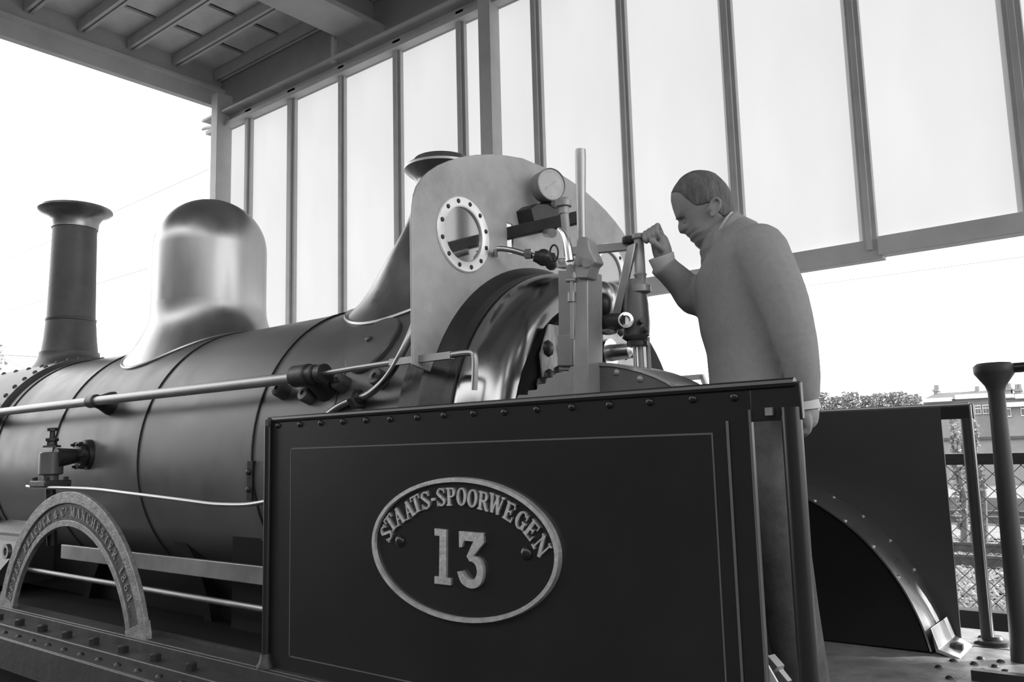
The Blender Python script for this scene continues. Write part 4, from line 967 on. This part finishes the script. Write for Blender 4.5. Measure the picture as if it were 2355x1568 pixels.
house('low house with hipped roof and white gutter left of the stanchion', 58, 2122, 2272, 900, 918, 2152, 2300, [(2149, 2159, 896), (2244, 2251, 899)], [(2241, 2257, 932, 952), (2259, 2276, 931, 951)], [(2121, 2188, 917, 922), (2196, 2274, 908, 914)])
house('house with two chimneys right of the stanchion', 56, 2296, 2460, 902, 914, 2290, 2440, [(2311, 2326, 893), (2334, 2350, 895)], [(2312, 2326, 930, 958), (2346, 2366, 930, 956)], [(2300, 2330, 907, 913), (2334, 2420, 906, 912), (2306, 2420, 926, 931)])
# trees and bushes: crown of leaf clumps on a trunk
def tree(name, lbl, cat, group, base, h, wd, n, r, m='leaf', seed=1, trunk=True, up=.35):
    rd = random.Random(seed); t = empty(name, base, label=lbl, cat=cat, group=group); b = V(base)
    cr = MB()
    for i in range(n):
        a = rd.random()*6.28; z = up+(1-up)*rd.random(); q = math.sqrt(rd.random())*wd*(1-.75*abs(z-.55))
        c = b+V((q*math.cos(a), q*math.sin(a)*.7, z*h)); rr = r*(.4+.8*rd.random())
        nr = V((rd.random()-.5, rd.random()-.5, rd.random()-.5)).normalized(); u, w_ = cr.frame(nr)
        cr.add([c+u*rr, c+w_*rr*.6, c-u*rr*.8, c-w_*rr*.7, c+nr*rr*.35], [(0, 1, 4), (1, 2, 4), (2, 3, 4), (3, 0, 4), (0, 3, 2, 1)])
    cr.build('foliage', M[m], t, sharp=10)
    tk_ = MB().tube([b, b+V((.03*h, 0, h*.4)), b+V((-.02*h, 0, h*.85))], [.03*h, .022*h, .008*h], 8)
    for i in range(7):
        a = rd.random()*6.28; z = .3+.5*rd.random(); p0 = b+V((0, 0, z*h)); tk_.tube([p0, p0+V((wd*.5*math.cos(a), wd*.4*math.sin(a), .18*h))], [.010*h, .003*h], 5)
    tk_.build('trunk', M['bark'], t); return t
words_ = ['leftmost', 'second', 'third', 'fourth', 'fifth', 'sixth', 'rightmost']
for i, (px, pt_) in enumerate(((1888, 903), (1922, 911), (1955, 901), (1990, 909), (2024, 904), (2058, 901), (2094, 907))):
    p = PY(px, pt_, 40); tree('tree', 'hazy bare treetop above the far side sheet, %s of the row' % words_[i], 'tree', 'hazy trees beside the houses', (p.x, 40+.4*(i % 2), YG), p.z-YG, .58, 1300, .085, seed=20+i, up=.45)
p = PY(-14, 790, 30); tree('tree', 'pale leafless tree at the left edge beside the chimney', 'tree', None, (p.x, 30, YG), p.z-YG, 2.0, 500, .22, seed=3, up=.5)
for i, (px, pt_) in enumerate(((2190, 958), (2212, 970), (2236, 962))):
    p = PY(px, pt_, 14.75+.45*i); tree('shrub', ['pale twiggy shrub seen left in the far sheet slot', 'pale twiggy shrub in the middle of the far sheet slot', 'pale twiggy shrub at the post beside the far sheet slot'][i], 'shrub', 'shrubs beyond the fence', (p.x, p.y, YG), p.z-YG, .10, 300, .05, m='pale', seed=40+i, up=.1)
# overhead wires and their bracket arm
M['cable'] = mat('grey_cable', .30, .6)
def wire(a, b, Y, r, lbl, grp=None, e=0):
    p, q = PY(*a, Y), PY(*b, Y); d = (q-p); tag(MB().tube([p-d*.3, p, q, q+d*e], r, 6).build('overhead_wire', M['cable']), lbl, 'wire', grp)
wire((0, 605), (480, 389), 24, .022, 'upper overhead line wire crossing the sky behind the chimney')
wire((0, 720), (340, 617), 24, .024, 'lower overhead line wire crossing the sky between chimney and dome')
wire((1870, 655), (2355, 590), 24, .010, 'thin overhead wire under the glazed wall at the right')
arm = empty('wire_bracket', PY(0, 817, 26), label='overhead line bracket of crossing tubes left of the chimney base', cat='bracket')
MB().cyl(PY(-60, 812, 26), PY(110, 821, 26), .06).build('bracket_tube', M['cable'], arm)
MB().cyl(PY(0, 818, 26), PY(75, 858, 26), .05).build('bracket_tube', M['cable'], arm)
MB().cyl(PY(0, 817, 26), PY(-60, 830, 26), .05).build('bracket_tube', M['cable'], arm)
p = PY(-75, 600, 26); MB().cyl((p.x, 26, YG), (p.x, 26, p.z), .15).build('bracket_mast', M['cable'], arm)
